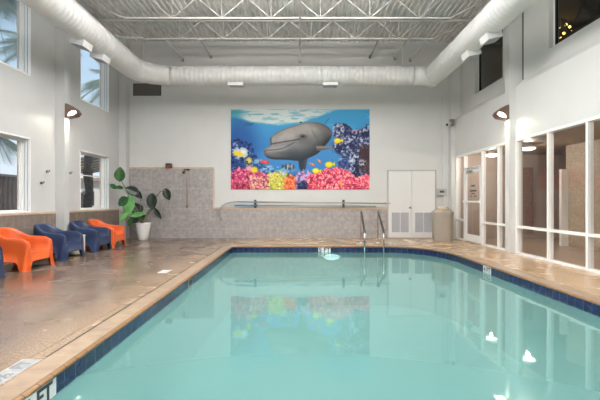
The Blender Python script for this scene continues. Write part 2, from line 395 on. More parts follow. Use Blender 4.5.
# wainscot tiles
bm = B(); box(bm, -5.62, -2.86, YB-.022, YB-.001, 0, 2.28); box(bm, -2.86, 2.86, YB-.022, YB-.001, 0, .95); struct('trim_8', bm, M['tile_b'])
bm = B(); box(bm, -5.62, -2.83, YB-.032, YB-.001, 2.28, 2.335, .006); box(bm, -2.86, -2.81, YB-.032, YB-.001, .98, 2.30, .006); box(bm, -2.86, 2.87, YB-.032, YB-.001, .95, 1.01, .006)
struct('trim_9', bm, M['trim'])
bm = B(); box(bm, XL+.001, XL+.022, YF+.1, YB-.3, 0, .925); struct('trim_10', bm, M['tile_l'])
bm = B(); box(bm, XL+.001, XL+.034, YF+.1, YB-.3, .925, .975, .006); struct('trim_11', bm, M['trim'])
# columns
k = 12
for y in (9.42, 5.88, 2.34, -1.2):
    bm = B(); box(bm, XL, -5.60, y+.10, y+.29, 0, ZC, .006); struct('trim_%d' % k, bm, M['wall_l']); k += 1
    bm = B(); box(bm, 4.86, XU, y-.14, y+.06, 0, ZC, .006); struct('trim_%d' % k, bm, M['wall']); k += 1
    bm = B(); box(bm, XU-.012, XU, y-.17, y-.14, 4.03, ZC); struct('trim_%d' % k, bm, M['dark_metal']); k += 1  # dark strip stands in for the shaded corner gap beside the column
bm = B(); box(bm, XL, -5.60, 12.85, YB, 0, ZC, .006); struct('trim_%d' % k, bm, M['wall_l']); k += 1
bm = B(); box(bm, 4.86, XU, 12.85, YB, 0, ZC, .006); struct('trim_%d' % k, bm, M['wall']); k += 1
bm = B(); box(bm, 4.68, 4.86, YB-.05, YB, 0, 4.6, .006); struct('trim_%d' % k, bm, M['wall']); k += 1

# ================================================================ windows of the left wall
wn = 1
def left_window(a, b, z0, z1):
    global wn
    t = empty('window_%d' % wn, (XL-.2, (a+b)/2, z0)); t['kind'] = 'structure'; wn += 1
    L = (b-a)/2; H = z1-z0
    bm = B(); f = .05
    for y0, y1, q0, q1 in ((-L, -L+f, 0, H), (L-f, L, 0, H), (-L+f, L-f, 0, f), (-L+f, L-f, H-f, H)): box(bm, -.05, .05, y0, y1, q0, q1, .004)
    for xa, xb, th in ((.05, .085, .036), (.10, .145, .026), (.16, .2, .018)):
        for y0, y1, q0, q1 in ((-L, -L+th, 0, H), (L-th, L, 0, H), (-L, L, 0, th), (-L, L, H-th, H)): box(bm, xa, xb, y0, y1, q0, q1, .003)
    obj('window_frame', bm, M['frame'], t)
    bm = B()
    for y0, y1 in ((-L-.0, -L+.014), (L-.014, L+.0)): box(bm, .19, .215, y0, y1, -.02, H+.02)
    box(bm, .19, .215, -L, L, -.02, .012); box(bm, .19, .215, -L, L, H-.012, H+.02)
    obj('casing', bm, M['frame'], t)
    bm = B()
    box(bm, -.02, -.012, -L+f, L-f, f, H-f); obj('pane', bm, M['glass'], t)
    bm = B()
    for s in (-L+f, L-f-.025): box(bm, -.03, -.0, s, s+.025, f, H-f)
    obj('sash_stile', bm, M['sash'], t)
    bm = B()
    for y0, y1, q0, q1 in ((-L, -L+.008, 0, H), (L-.008, L, 0, H), (-L, L, 0, .008), (-L, L, H-.008, H)): box(bm, .05, .19, y0, y1, q0, q1)
    obj('reveal_gap', bm, M['grille'], t)
    if z0 < 2 and a > 9:
        bm = B(); box(bm, -.04, .0, -L+f, L-f, .945, .975); obj('meeting_rail', bm, M['frame'], t)
for i, (a, b) in enumerate(WINS):
    left_window(a, b, SILL, HEAD); left_window(a, b, US, UT)
# ================================================================ right upper windows
for a, b in UPR:
    t = empty('window_%d' % wn, (XU+.12, (a+b)/2, 4.38)); t['kind'] = 'structure'; wn += 1
    L = (b-a)/2; H = 1.52; bm = B(); f = .05
    for y0, y1, q0, q1 in ((-L, -L+f, 0, H), (L-f, L, 0, H), (-L+f, L-f, 0, f), (-L+f, L-f, H-f, H)): box(bm, -.04, .04, y0, y1, q0, q1, .004)
    obj('window_frame', bm, M['frame'], t)
    bm = B(); box(bm, -.005, .005, -L+f, L-f, f, H-f); obj('pane', bm, M['glass_r'], t)
    bm = B(); box(bm, -.03, .03, L-f-.02, L-f, f, H-f); obj('gasket', bm, M['black'], t)

# ================================================================ glazing of the right wall
# z positions of mullion centres, per bay between columns
MW = .055
def glazing(y0, y1, muls, door=None):
    """one glazed bay: frame, mullions, rails, panes"""
    global wn
    t = empty('window_%d' % wn, (XR, y0, 0)); t['kind'] = 'structure'; wn += 1
    hgt = 2.66
    edges = [y0] + muls + [y1]
    def bx(name, ya, yb, za, zb, m='frame', xa=-.0, xb=.11, bev=.004):
        bm = B(); box(bm, xa, xb, ya-y0, yb-y0, za, zb, bev); return obj(name, bm, M[m], t)
    bx('head_rail', y0, y1, hgt-.06, hgt); 
    for q in edges:
        a = max(y0, q-MW/2); b = min(y1, q+MW/2)
        if q == y0: a, b = y0, y0+.05
        if q == y1: a, b = y1-.05, y1
        bx('mullion', a, b, 0, hgt-.06)
    for i in range(len(edges)-1):
        a = edges[i]+(.05 if i == 0 else MW/2); b = edges[i+1]-(.05 if i == len(edges)-2 else MW/2)
        if door and door[0] <= (a+b)/2 <= door[1]: 
            bx('transom_bar', a, b, 2.16, 2.22); bx('pane', a, b, 2.22, hgt-.06, 'glass_r', .05, .058, 0); continue
        bx('sill_rail', a, b, 0, .045); bx('middle_rail', a, b, .60, .655)
        bx('pane', a, b, .045, .60, 'glass_r', .05, .058, 0); bx('pane', a, b, .655, hgt-.06, 'glass_r', .05, .058, 0)
        bx('gasket', a, a+.012, .045, hgt-.06, 'black', .02, .09, 0); 
    return t
glazing(9.48, 12.85, [10.12, 11.02, 12.20], door=(11.04, 12.18))
glazing(5.94, 9.28, [6.98, 8.08], None)
glazing(2.40, 5.74, [3.44, 4.54], None)
glazing(-1.14, 2.20, [-.10, 1.0], None)
# glass door (hung inside that bay)
t = empty('door_2', (XR+.005, 11.05, 0)); t['kind'] = 'structure'; dl = 1.12
for nm, ya, yb, za, zb in (('stile', 0, .10, .03, 2.14), ('stile', dl-.10, dl, .03, 2.14), ('bottom_rail', .10, dl-.10, .03, .24), ('top_rail', .10, dl-.10, 2.04, 2.14)):
    bm = B(); box(bm, 0, .05, ya, yb, za, zb, .004); obj(nm, bm, M['frame'], t)
bm = B(); box(bm, .02, .028, .10, dl-.10, .24, 2.04); obj('pane', bm, M['glass_r'], t)
bm = B(); box(bm, -.06, -.02, .03, dl-.03, 1.18, 1.225, .008); box(bm, -.06, 0, .02, .06, 1.17, 1.235); box(bm, -.06, 0, dl-.06, dl-.02, 1.17, 1.235); obj('push_bar', bm, M['frame'], t)
bm = B(); box(bm, -.09, 0, .55, .80, 2.06, 2.12, .01); tube(bm, [(-.07,.6,2.13),(-.20,.45,2.16),(-.02,.15,2.19)], .012, 8); obj('door_closer', bm, M['alu'], t)
bm = B()
for y_, z_, w_, h_ in ((.56, 1.66, .26, .045), (.56, 1.515, .42, .042), (.56, 1.44, .20, .03), (.43, 1.36, .14, .035), (.68, 1.36, .12, .035)):
    n_ = max(2, int(w_/.045))
    for q in range(n_):
        yy = y_-w_/2+w_*q/n_; box(bm, .014, .018, yy, yy+w_/n_*.72, z_-h_/2, z_+h_/2)
obj('door_lettering', bm, M['dark_metal'], t)
# vertical pull handle on the mullion next to the door
t2 = lab(empty('pull_handle', (XR, 10.98, 0)), 'white vertical pull handle on the mullion beside the glass door', 'handle')
bm = B(); tube(bm, [(0, -.03, 1.28), (-.07, -.03, 1.28), (-.07, -.03, .98), (0, -.03, .98)], .014, 8); obj('grip', bm, M['frame'], t2)

# ================================================================ rooms beyond the right glazing
bm = B(); box(bm, XR+.06, 9, YF, YB, -.1, -.001); struct('floor', bm, M['corr_floor'])
bm = B(); box(bm, XU+.2, 9, YF, YB, 2.72, 2.85); struct('ceiling', bm, M['corr_ceil'])
bm = B(); box(bm, 9.0, 9.2, YF, YB, -.1, ZC+.1); box(bm, XR+.12, 9.0, 12.95, YB-.001, 0, 2.72); struct('wall_right', bm, M['corr_wall'])
bm = B(); box(bm, 7.25, 7.45, 6.0, 10.9, 0, 2.72); struct('wall_inner', bm, M['corr_stone'])
bm = B(); box(bm, 6.9, 7.5, 12.86, 12.949, .2, 2.3); struct('trim_%d' % k, bm, M['redwall']); k += 1
bm = B(); box(bm, 7.06, 7.249, 10.80, 10.90, 0, 2.08, .006); struct('trim_%d' % k, bm, M['frame']); k += 1
def corridor_light(x, y, label):
    t = lab(empty('ceiling_light', (x, y, 2.72)), label, 'ceiling light', 'corridor ceiling lights behind the glazing')
    bm = B(); lathe(bm, [(.10, 0), (.10, -.06), (.19, -.08), (.19, -.11)], 24); obj('housing', bm, M['white'], t)
    bm = B(); lathe(bm, [(.18, -.11), (.165, -.14), (.10, -.165), (0, -.172)], 24); obj('diffuser', bm, M['tube'], t, smooth=True)
    l = bpy.data.lights.new('corridor_lamp', 'POINT'); l.shadow_soft_size = .03; l.energy = CORR; l.color = (1,.88,.76)
    lo = link(bpy.data.objects.new('corridor_lamp', l)); lo.location = (0, 0, -.245); lo.parent = t
corridor_light(5.98, 10.5, 'glowing ceiling light seen through the large glazing right of the column')
corridor_light(5.75, 12.0, 'glowing ceiling light seen through the transom above the glass door')
corridor_light(6.2, 6.9, 'corridor ceiling light overhead behind the near right glazing')
# dark hall behind the upper right windows
bm = B(); box(bm, XU+.2, 9, YF, YB, 2.86, 2.9); box(bm, 8.9, 8.99, YF, YB, 2.9, 6.4); box(bm, XU+.2, 9, YF, YB, 6.3, 6.4)
struct('wall_dark_hall', bm, M['dark_room'])
for i, (x, z, ya, yb, dz) in enumerate(((8.2, 5.9, 5, 13, 0), (7.2, 5.6, 5, 13, .0))):
    bm = B(); box(bm, x-.04, x+.04, ya, yb, z, z+.1)
    for j in range(10):
        y = ya+.8*j; tube(bm, [(x, y, z+.05), (x, y+.4, z+.62), (x, y+.8, z+.05)], .022, 6)
    lab(obj('roof_truss', bm, M['beam']), ['dark roof truss nearer the far wall of the unlit hall', 'dark roof truss close behind the high right window'][i], 'truss')
# string lights
bc = at(566, 24, 11.2)
t = lab(empty('string_lights', (bc.x, bc.y, bc.z-.5)), 'cluster of small golden string lights glowing behind the high right window', 'string lights')
pts = [(-.25+.06*i+.10*math.sin(i*2.1), .05*math.cos(i), .95-.07*i+.05*math.sin(i*1.7)) for i in range(13)]
bm = B(); tube(bm, pts, .006, 5); obj('wire', bm, M['black'], t)
for p in [(-.10,0,.95),(.02,0,1.0),(-.02,0,.78),(.06,0,.66),(-.16,0,.72),(.0,0,.48),(.10,0,.42),(-.2,0,.40),(.16,0,.28),(-.06,0,.24),(.05,0,.14),(-.14,0,.1)]:
    bm = B(); bmesh.ops.create_icosphere(bm, subdivisions=1, radius=.04, matrix=Matrix.Translation(p)); obj('bulb', bm, M['bulb'], t)

# ================================================================ double door in the back wall
t = empty('door_1', (3.665, YB, 0)); t['kind'] = 'structure'
bm = B()
for a, b, c, d in ((-.80, -.765, 0, 2.24), (.765, .80, 0, 2.24), (-.765, .765, 2.205, 2.24)): box(bm, a, b, -.05, 0, c, d, .003)
obj('door_frame', bm, M['grey'], t)
for s in (-1, 1):
    a, b = sorted((s*.006, s*.76))
    bm = B(); box(bm, a, b, -.04, -.001, .02, 2.20, .003); lf = obj('door_leaf', bm, M['white'], t)
    c0, c1 = a+.10, b-.10
    bm = B()
    for q in (((c0-.03, c1+.03, .17, .20)), ((c0-.03, c1+.03, .84, .87)), ((c0-.03, c0, .20, .84)), ((c1, c1+.03, .20, .84)), (((c0+c1)/2-.012, (c0+c1)/2+.012, .20, .84))): box(bm, q[0], q[1], -.055, -.04, q[2], q[3])
    obj('louver_frame', bm, M['white'], lf)
    bm = B()
    for i in range(20):
        z = .205+i*.032; quad(bm, (c0, -.042, z+.03), (c1, -.042, z+.03), (c1, -.054, z+.006), (c0, -.054, z+.006))
    box(bm, c0, c1, -.0415, -.0405, .2, .84)
    obj('louver', bm, M['louver'], lf)
bm = B(); lathe(bm, [(.018, 0), (.018, .03), (.034, .04), (.034, .06), (.02, .07), (0, .07)], 14)
bmesh.ops.transform(bm, matrix=Matrix.Translation((-.07, -.04, 1.0)) @ Matrix.Rotation(PI/2, 4, 'X'), verts=bm.verts); obj('door_knob', bm, M['chrome'], t)

# ================================================================ ceiling joists
def joist(y, zc, label, phase):
    t = lab(empty('roof_joist', (0, y, zc)), label, 'roof joist', 'white open-web steel joists under the roof deck')
    H = ZC - zc - .01
    for s in (-1, 1):
        pass
    bm = B(); 
    for q in (-.045, .012): box(bm, -4.45, 3.80, q, q+.033, 0, .008); 
    for q in (-.018, .012): box(bm, -4.45, 3.80, q, q+.008, 0, .055)
    obj('bottom_chord', bm, M['steel_paint'], t)
    bm = B()
    for q in (-.045, .012): box(bm, XL+.01, XR+.1, q, q+.033, H-.008, H)
    for q in (-.018, .012): box(bm, XL+.01, XR+.1, q, q+.008, H-.055, H)
    obj('top_chord', bm, M['steel_paint'], t)
    st = 1.26; x = phase-st*2
    def web(a, b, r=.017):
        bm = B(); tube(bm, [a, b], r, 6); obj('web_member', bm, M['steel_paint'], t)
    while x < 3.6:
        if x > -4.45 and x < 3.8:
            if x+st/2 < 4.6: web((x, 0, .03), (x+st/2, 0, H-.03))
            if x-st/2 > -5.6: web((x, 0, .03), (x-st/2, 0, H-.03))
            web((x, 0, .03), (x, 0, H-.03), .012)
        x += st
    web((-4.45, 0, .03), (-5.75, 0, H-.03), .014); web((3.80, 0, .03), (4.9, 0, H-.03), .014)
joist(11.5, 5.85, 'white steel joist nearest the back wall', -2.2-1.26)
joist(10.2, 5.85, 'white steel joist second from the back wall', -2.0-1.26)
joist(8.9, 5.85, 'white steel joist nearest above the viewer, third from the back wall', -1.9-1.26)
# bridging rods
for X, yb_, nm, y0, z1 in ((-2.93, 55, 'thick white bridging rod left of the middle, ending above the mural', 2.5, 5.95), (-3.85, 58, 'short white bridging rod at the far left by the duct elbow', 11.5, 5.85), (0.0, 63, 'white bridging rod running straight along the middle of the roof', 2.5, 5.80), (2.30, 55, 'white bridging rod right of the middle with end clip', 2.5, 5.95), (3.12, 57, 'pale bridging rod between the right rods', 2.5, 5.9), (3.62, 58, 'short bridging rod beside the right duct', 11.5, 5.85)):
    t = lab(empty('bridging_rod', (X, YB, z1)), nm, 'bridging rod', 'bridging rods along the roof')
    bm = B(); tube(bm, [(0, 0, 0), (0, y0-YB, 0)], .024, 8); obj('rod', bm, M['white'], t)
    bm = B(); box(bm, -.04, .04, -.03, 0, -.05, .05, .004); obj('end_clip', bm, M['grille'], t)

# ================================================================ ducts
def rib_duct(bm, path, r, ribs=True, n=36):
    pts = [Vector(p) for p in path]; P = [pts[0]]; R = [r]
    for i in range(len(pts)-1):
        L = (pts[i+1]-pts[i]).length; d = (pts[i+1]-pts[i]).normalized(); s = 0
        stp = .13
        while ribs and s+stp < L:
            for q, rr in ((s+stp-.016, r), (s+stp-.010, r+.0032), (s+stp-.002, r+.0032), (s+stp+.004, r)):
                P.append(pts[i]+d*q); R.append(rr)
            s += stp
        P.append(pts[i+1]); R.append(r)
    tube(bm, P, R, n)
    return bm
DZ, DY = 4.89, 11.72
t = lab(empty('air_duct', (0, DY, DZ)), 'big white round air duct running round three sides under the roof', 'air duct'); duct = t
def world_obj(name, bm, m, par, smooth=False):
    bmesh.ops.translate(bm, vec=-Vector(par.location), verts=bm.verts); return obj(name, bm, m, par, smooth)
RL, RR_, RB = .305, .285, .272
bm = B(); rib_duct(bm, [(-4.6, -1.5, DZ), (-4.6, 10.9, DZ)], RL); world_obj('left_run', bm, M['duct'], t)
el = arc((-3.78, 10.9, DZ), .82, 180, 90, 5, 'xy'); bm = B()
tube(bm, el, [RL, .30, .293, .286, .279, RB], 36)
for p, q in ((0, 1), (1, 2), (2, 3), (3, 4), (4, 5)):
    a = Vector(el[p]); b = Vector(el[q]); tube(bm, [a, a.lerp(b, .06)], RL+.004-.006*p, 36)
world_obj('left_elbow', bm, M['duct'], t)
bm = B(); rib_duct(bm, [(-3.78, DY, DZ), (3.3, DY, DZ)], RB); world_obj('back_run', bm, M['duct'], t)
for q in (-.18, 3.0, 3.3):
    bm = B(); tube(bm, [(q, DY, DZ), (q+.018, DY, DZ)], RB+.008, 36); world_obj('joint_band', bm, M['duct'], t)
bm = B(); tube(bm, [(3.3, DY, DZ), (3.60, DY, DZ), (3.89, DY-.08, DZ)], RB+.002, 36); world_obj('right_elbow', bm, M['duct'], t)
bm = B(); rib_duct(bm, [(3.89, -1.5, DZ), (3.89, DY-.25, DZ)], RR_); tube(bm, [(3.89, DY-.25, DZ), (3.89, DY+.22, DZ)], RR_, 36); world_obj('right_run', bm, M['duct'], t)
def diffuser(x, y, z, lx, ly, h, label, tilt=0):
    bm = B(); box(bm, -lx/2, lx/2, -ly/2, ly/2, -h, .10, .004); t = obj('diffuser', bm, M['white'], duct); t.location = Vector((x, y, z))-Vector(duct.location); t.rotation_euler = (0, tilt, 0)
    bm = B()
    box(bm, -lx/2+.03, lx/2-.03, -ly/2+.03, ly/2-.03, -h-.004, -h+.001)
    for i in range(5):
        q = -lx/2+.05+i*(lx-.1)/4; box(bm, q-.006, q+.006, -ly/2+.03, ly/2-.03, -h-.012, -h-.004)
    obj('grille', bm, M['louver'], t)
for y, nm in ((8.53, 'nearer square diffuser under the left duct'), (9.35, 'farther square diffuser under the left duct')): diffuser(-4.66, y, DZ-.29, .30, .36, .10, nm, .25)
for y, nm in ((8.25, 'nearer square diffuser under the right duct'), (9.2, 'farther square diffuser under the right duct')): diffuser(3.93, y, DZ-.27, .30, .36, .10, nm, -.25)
for x, nm in ((-1.87, 'left flat diffuser under the back duct'), (.88, 'right flat diffuser under the back duct')): diffuser(x, DY, DZ-RB+.02, .44, .28, .06, nm)
# duct hanger rods
for X, Y, nm in ((-4.95, 12.6, 'thin hanger rod by the left duct elbow'), (0.0, 11.72, 'thin hanger rod above the middle of the back duct'), (3.0, 11.72, 'thin hanger rod above the right end of the back duct')):
    bm = B(); tube(bm, [(0, 0, 0), (0, 0, ZC-DZ-.2)], .012, 6); o = obj('hanger_rod', bm, M['steel_paint']); o.location = (X, Y, DZ+.2 if Y < 12 else DZ+.2); lab(o, nm, 'hanger rod', 'rods the duct hangs from')
# conduit on the left
bm = B(); tube(bm, [(-4.97, -1, 5.62), (-4.97, 10.4, 5.62), (-4.97, 10.75, 5.66), (-4.9, 11.2, 5.80), (-4.45, 11.44, 5.87)], .025, 8)
lab(obj('conduit', bm, M['white']), 'white conduit running above the left duct to the rear joist', 'conduit')

# ================================================================ fill lamps (added to brighten the hall, unseen above and behind the camera)
for X, Y, nm in ((-1.7, 7.3, 'added unseen fill lamp above the left deck'), (1.1, 7.3, 'added unseen fill lamp above the right of the pool'), (-1.7, 2.6, 'added unseen fill lamp above the camera to the left'), (1.1, 2.6, 'added unseen fill lamp above the camera to the right'), (-1.7, -1.4, 'added unseen fill lamp behind the camera to the left'), (1.1, -1.4, 'added unseen fill lamp behind the camera to the right')):
    t = lab(empty('added_fill_lamp', (X, Y, 5.42)), nm, 'lamp', 'added fill lamps under the roof')
    bm = B(); box(bm, -.75, .75, -.3, .3, -.03, .05, .01); obj('housing', bm, M['white'], t)
    bm = B(); tube(bm, [(-.5, 0, .05), (-.5, 0, .98)], .008, 6); obj('cable', bm, M['grey'], t)
    bm = B(); tube(bm, [(.5, 0, .05), (.5, 0, .98)], .008, 6); obj('cable', bm, M['grey'], t)
    k_ = 1.2 if Y > 5 else .76
    for dn, pw, sz in ((1, k_*HALL_FILL*(1-UP), -.05), (-1, k_*HALL_FILL*UP, .07)):
        l = bpy.data.lights.new('hall_fill_light', 'AREA'); l.shape = 'RECTANGLE'; l.size = 1.4; l.size_y = .55; l.energy = pw; l.color = (1, .98, .968)
        lo = link(bpy.data.objects.new('hall_fill_light', l)); lo.parent = t; lo.location = (0, 0, sz); lo.rotation_euler = (0 if dn == 1 else PI, 0, 0)

# ================================================================ wall packs
def wallpack(x, y, z, s, label):
    t = lab(empty('wall_lamp', (x, y, z), 0 if s > 0 else PI), label, 'wall lamp', 'bronze wedge wall lamps on the columns')
    # projects along local +x; local y = width
    bm = B(); pr = [(0, -.17), (.03, -.175), (.24, -.135), (.315, -.05), (.26, .03), (.10, .14), (.03, .17), (0, .17)]
    w = .105
    A = [bm.verts.new((x_, -w, z_)) for x_, z_ in pr]; Bq = [bm.verts.new((x_, w, z_)) for x_, z_ in pr]
    for i in range(len(pr)):
        bm.faces.new((A[i], A[(i+1)%len(pr)], Bq[(i+1)%len(pr)], Bq[i]))
    bm.faces.new(A); bm.faces.new(Bq); bmesh.ops.bevel(bm, geom=bm.edges[:], offset=.012, segments=2, affect='EDGES')
    obj('housing', bm, M['bronze'], t)
    bm = B(); pr = [(.07, -.155), (.22, -.125), (.30, -.055), (.26, .005), (.17, .0), (.08, -.07)]; w = .08
    A = [bm.verts.new((x_, -w-.03, z_)) for x_, z_ in pr]; Bq = [bm.verts.new((x_, w+.03, z_)) for x_, z_ in pr]
    for i in range(len(pr)): bm.faces.new((A[i], A[(i+1)%len(pr)], Bq[(i+1)%len(pr)], Bq[i]))
    bm.faces.new(A); bm.faces.new(Bq); bmesh.ops.bevel(bm, geom=bm.edges[:], offset=.01, segments=2, affect='EDGES')
    obj('lens', bm, M['lens'], t)
    l = bpy.data.lights.new('wall_lamp_light', 'AREA'); l.size = .2; l.energy = WALLPACK; l.color = (1,.88,.70)
    lo = link(bpy.data.objects.new('wall_lamp_light', l)); lo.parent = t; lo.location = (.17, 0, -.20); lo.rotation_euler = (0, .15, 0)
wallpack(-5.60, 9.615, 3.38, 1, 'lit bronze wall lamp on the left column between the windows')
wallpack(4.86, 9.38, 3.29, -1, 'lit bronze wall lamp on the right column above the glazing')

# ================================================================ mural (printed panel, colours per vertex)
def mural():
    X0, X1, Y0, Y1 = 231.0, 369.5, 109.7, 189.6
    nx, ny = 520, 300
    gx, gy = np.meshgrid(np.linspace(X0, X1, nx), np.linspace(Y0, Y1, ny))
    rng = np.random.default_rng(5)
    def vnoise(sx, sy, seed):
        r = np.random.default_rng(seed); G = r.random((int((Y1-Y0)/sy)+3, int((X1-X0)/sx)+3))
        u = (gx-X0)/sx; v = (gy-Y0)/sy; i = u.astype(int); j = v.astype(int); fu = u-i; fv = v-j; fu = fu*fu*(3-2*fu); fv = fv*fv*(3-2*fv)
        return (G[j, i]*(1-fu)+G[j, i+1]*fu)*(1-fv)+(G[j+1, i]*(1-fu)+G[j+1, i+1]*fu)*fv
    def fbm(s, seed, asp=1): return vnoise(s*asp, s, seed)*.5+vnoise(s*asp/2, s/2, seed+1)*.3+vnoise(s*asp/4, s/4, seed+2)*.2
    S = lambda a, b, x: (lambda t: t*t*(3-2*t))(np.clip((x-a)/(b-a), 0, 1))
    def col(c): return np.array(c, float)/255
    img = np.zeros((ny, nx, 3))
    def mixin(m, c): 
        nonlocal img
        c = col(c) if not isinstance(c, np.ndarray) else c
        img = img*(1-m[..., None]) + c*m[..., None]
    def inpoly(P, soft=.35):
        P = np.array(P, float); inside = np.zeros(gx.shape, bool); dmin = np.full(gx.shape, 1e9)
        for k in range(len(P)):
            a, b = P[k], P[(k+1)%len(P)]
            c = ((a[1] > gy) != (b[1] > gy)); xi = (b[0]-a[0])*(gy-a[1])/((b[1]-a[1]) or 1e-9)+a[0]; inside ^= c & (gx < xi)
            d = b-a; tt = np.clip(((gx-a[0])*d[0]+(gy-a[1])*d[1])/max(d@d, 1e-9), 0, 1); dmin = np.minimum(dmin, np.hypot(gx-a[0]-tt*d[0], gy-a[1]-tt*d[1]))
        sd = np.where(inside, dmin, -dmin); return S(-soft, soft, sd), sd
    def smooth(P, it=2):
        P = [np.array(p, float) for p in P]
        for _ in range(it):
            Q = []
            for k in range(len(P)): a, b = P[k], P[(k+1)%len(P)]; Q += [a*.75+b*.25, a*.25+b*.75]
            P = Q
        return P
    def ell(cx, cy, rx, ry, ang=0, soft=.15):
        c, s = math.cos(ang), math.sin(ang); u = ((gx-cx)*c+(gy-cy)*s)/rx; v = (-(gx-cx)*s+(gy-cy)*c)/ry; return S(1+soft, 1-soft, np.hypot(u, v))
    def seg(P, w, soft=.25):
        m = np.zeros(gx.shape)
        for a, b in zip(P[:-1], P[1:]):
            a = np.array(a, float); d = np.array(b, float)-a; tt = np.clip(((gx-a[0])*d[0]+(gy-a[1])*d[1])/max(d@d, 1e-9), 0, 1)
            m = np.maximum(m, S(w+soft, w-soft, np.hypot(gx-a[0]-tt*d[0], gy-a[1]-tt*d[1])))
        return m
    def shade(c, f): return np.clip(np.array(c)/255*(f[..., None]), 0, 1)
    # water
    t = np.clip((gy-112)/60, 0, 1); l = col((66,160,208)); d_ = col((36,94,160))
    img = l*(1-t[..., None])+d_*t[..., None]
    mixin(ell(300, 168, 60, 22)*.45, (75,150,205)); mixin(S(355, 372, gx)*S(120, 150, gy)*.5, (35,80,140)); mixin(ell(240, 145, 18, 28, 0, .6)*.7, (28,72,140))
    yb = np.interp(gx, [231, 240, 252, 278, 300, 320, 332, 345, 370], [116, 118, 122, 125, 122.5, 116, 111, 108, 104])
    surf = S(1.6, -1.6, gy-yb + (fbm(6, 40, 3)-.5)*3)
    f = fbm(3.2, 50, 4); mixin(surf, (150,195,205)); mixin(surf*S(.28, .50, f)*S(228, 246, gx), (214,223,222)); mixin(surf*S(.62, .74, fbm(2.4, 60, 6))*.7, (110,175,190))
    mixin(surf*S(248, 236, gx)*.8, (60,150,175)); mixin(surf*S(248, 232, gx)*S(.5,.6,f)*.6, (170,205,210))
    mixin(seg([(233,117.5),(252,122.8),(278,126),(305,122.5)], .7, .6)*.6, (60,150,175))
    mixin(S(.60, .72, fbm(4, 70, 5))*(gx > 325)*S(135, 115, gy)*.35, (150,205,225))
    mixin(seg([(244,125.8),(253,124)], 1.0, .6)*.8, (40,100,140)); mixin(seg([(246,124),(252,124.5),(250,126)], .7)*.8, (35,90,130))
    # reef left, dark blue
    n1 = fbm(4, 80); n2 = fbm(2.2, 90)
    edge = np.interp(gx, [231, 238, 246, 252, 258, 266, 280, 300, 320], [140, 141, 141, 147, 160, 166, 172, 176, 176])
    m = S(-2, 2, gy-edge+(n2-.5)*10); mixin(m, (32,66,128)); mixin(m*S(.5,.62,n2), (20,38,84)); mixin(m*S(.62,.75,fbm(2,100))*.8, (90,140,190))
    mixin(S(2,-1,np.abs(gy-170-(n1-.5)*6)-3)*S(250,262,gx)*S(300,285,gx)*S(.4,.6,n2), (110,165,200))
    # dolphin
    body = smooth([(269.7,141),(270.3,138),(275,133.5),(282.3,129.6),(292,126.3),(305,122.8),(313,122.2),(320,123),(327,126),(331.5,130.5),(332.4,135),(329.5,141),(325,146),(321,150.5),(317,154.5),(309,158.2),(302,161),(297,161.2),(289,160.2),(281,159.9),(273,159.8),(267.5,158),(264.3,155),(263.3,151.5),(265,148.8),(268.5,146.6),(271,144.5)], 2)
    fluke = smooth([(298,158),(308.5,157),(306.5,163),(305.8,169.5),(302.5,172),(299.5,170),(298.6,164)], 1)
    mf, sf = inpoly(fluke); mixin(mf, (42,50,60)); mixin(mf*S(302,306,gx)*.5, (75,80,88))
    mb, sd = inpoly(body)
    topy = np.interp(gx, [264,270,282,305,320,330,333],[150,140,130,123,123,129,134]); boty = np.interp(gx, [264,270,281,298,309,320,333],[156,159,160,161,158,151,136])
    q = np.clip((gy-topy)/(boty-topy+.1), 0, 1)
    sh = .93+.22*np.sin(q*PI*1.0)-.62*q**1.6; sh *= 1-.36*S(304, 332, gx); sh *= 1-.22*ell(304, 139, 7, 5, .3, .9); sh *= .90+.2*fbm(5, 120)
    base = np.array([150,142,136.])*(1-q[..., None])+np.array([112,120,128.])*q[..., None]
    bodycol = np.clip(base/255*sh[..., None], 0, 1)
    mixin(mb, bodycol)
    mixin(mb*ell(288, 136, 13, 4.5, -.32, .8)*.35, (186,178,172)); mixin(mb*ell(308, 129, 10, 4, .2, .8)*.30, (178,172,166))
    mixin(mb*ell(277, 149.5, 11, 2.8, -.15, .7)*.45, (186,178,176)); mixin(mb*ell(276, 155.6, 10, 2.2, .05, .8)*.35, (150,145,148))
    mixin(mb*ell(300, 156, 18, 5, -.1, .9)*.35, (45,58,72))
    mixin(mb*seg([(270,144.6),(276,143.4),(283,142.2),(292,140.8),(300,139.2)], .6, .7)*.75, (48,44,46))
    mixin(mb*seg([(264,151.6),(268,150.4),(276,150),(284,148.2),(290,145),(294.5,142.5)], .35, .6)*.8, (50,44,46))
    mixin(mb*ell(303, 136.5, 3.4, 2.0, .2, .7)*.6, (45,42,44)); mixin(mb*ell(302.6, 136.8, 1.0, .8), (12,12,14)); mixin(mb*seg([(299,134.6),(303,133.4),(307,134.5)], .3, .6)*.6, (170,162,156))
    mixin(mb*S(2.2, .2, sd)*.35, (50,60,72)); mixin(mb*seg([(269.8,140.5),(270.8,138),(271.2,143)], .6, .8)*.6, (50,48,52)); mixin(mb*ell(265.3,154,1.8,3,0,.8)*.5, (120,80,75))
    mixin(mb*seg([(312,131),(316,138),(320,145),(321,149)], .5, 1.2)*.4, (60,60,64))
    fl, _ = inpoly([(316,146.5),(322,146.2),(330,146.6),(343,146.0),(345.5,147.2),(343,148.4),(330,149),(322,150.5),(317,151)]); mixin(fl, (128,118,112)); mixin(fl*S(147.8,149.5,gy)*.7, (70,66,68))
    mixin(seg([(325,124),(328.8,118.8)], .25, .3), (50,60,70)); mixin(ell(300.8,122.8,1.3,.8), (50,52,58))
    # reef right, dark navy with pale tips
    e2 = np.interp(gx, [331,333,336,341,346,352,356,362,366,370], [200,126,123,124,124,129,130,129,126,125])
    low = np.interp(gx, [331,333,338,345,370], [200,136,139,150,190]);
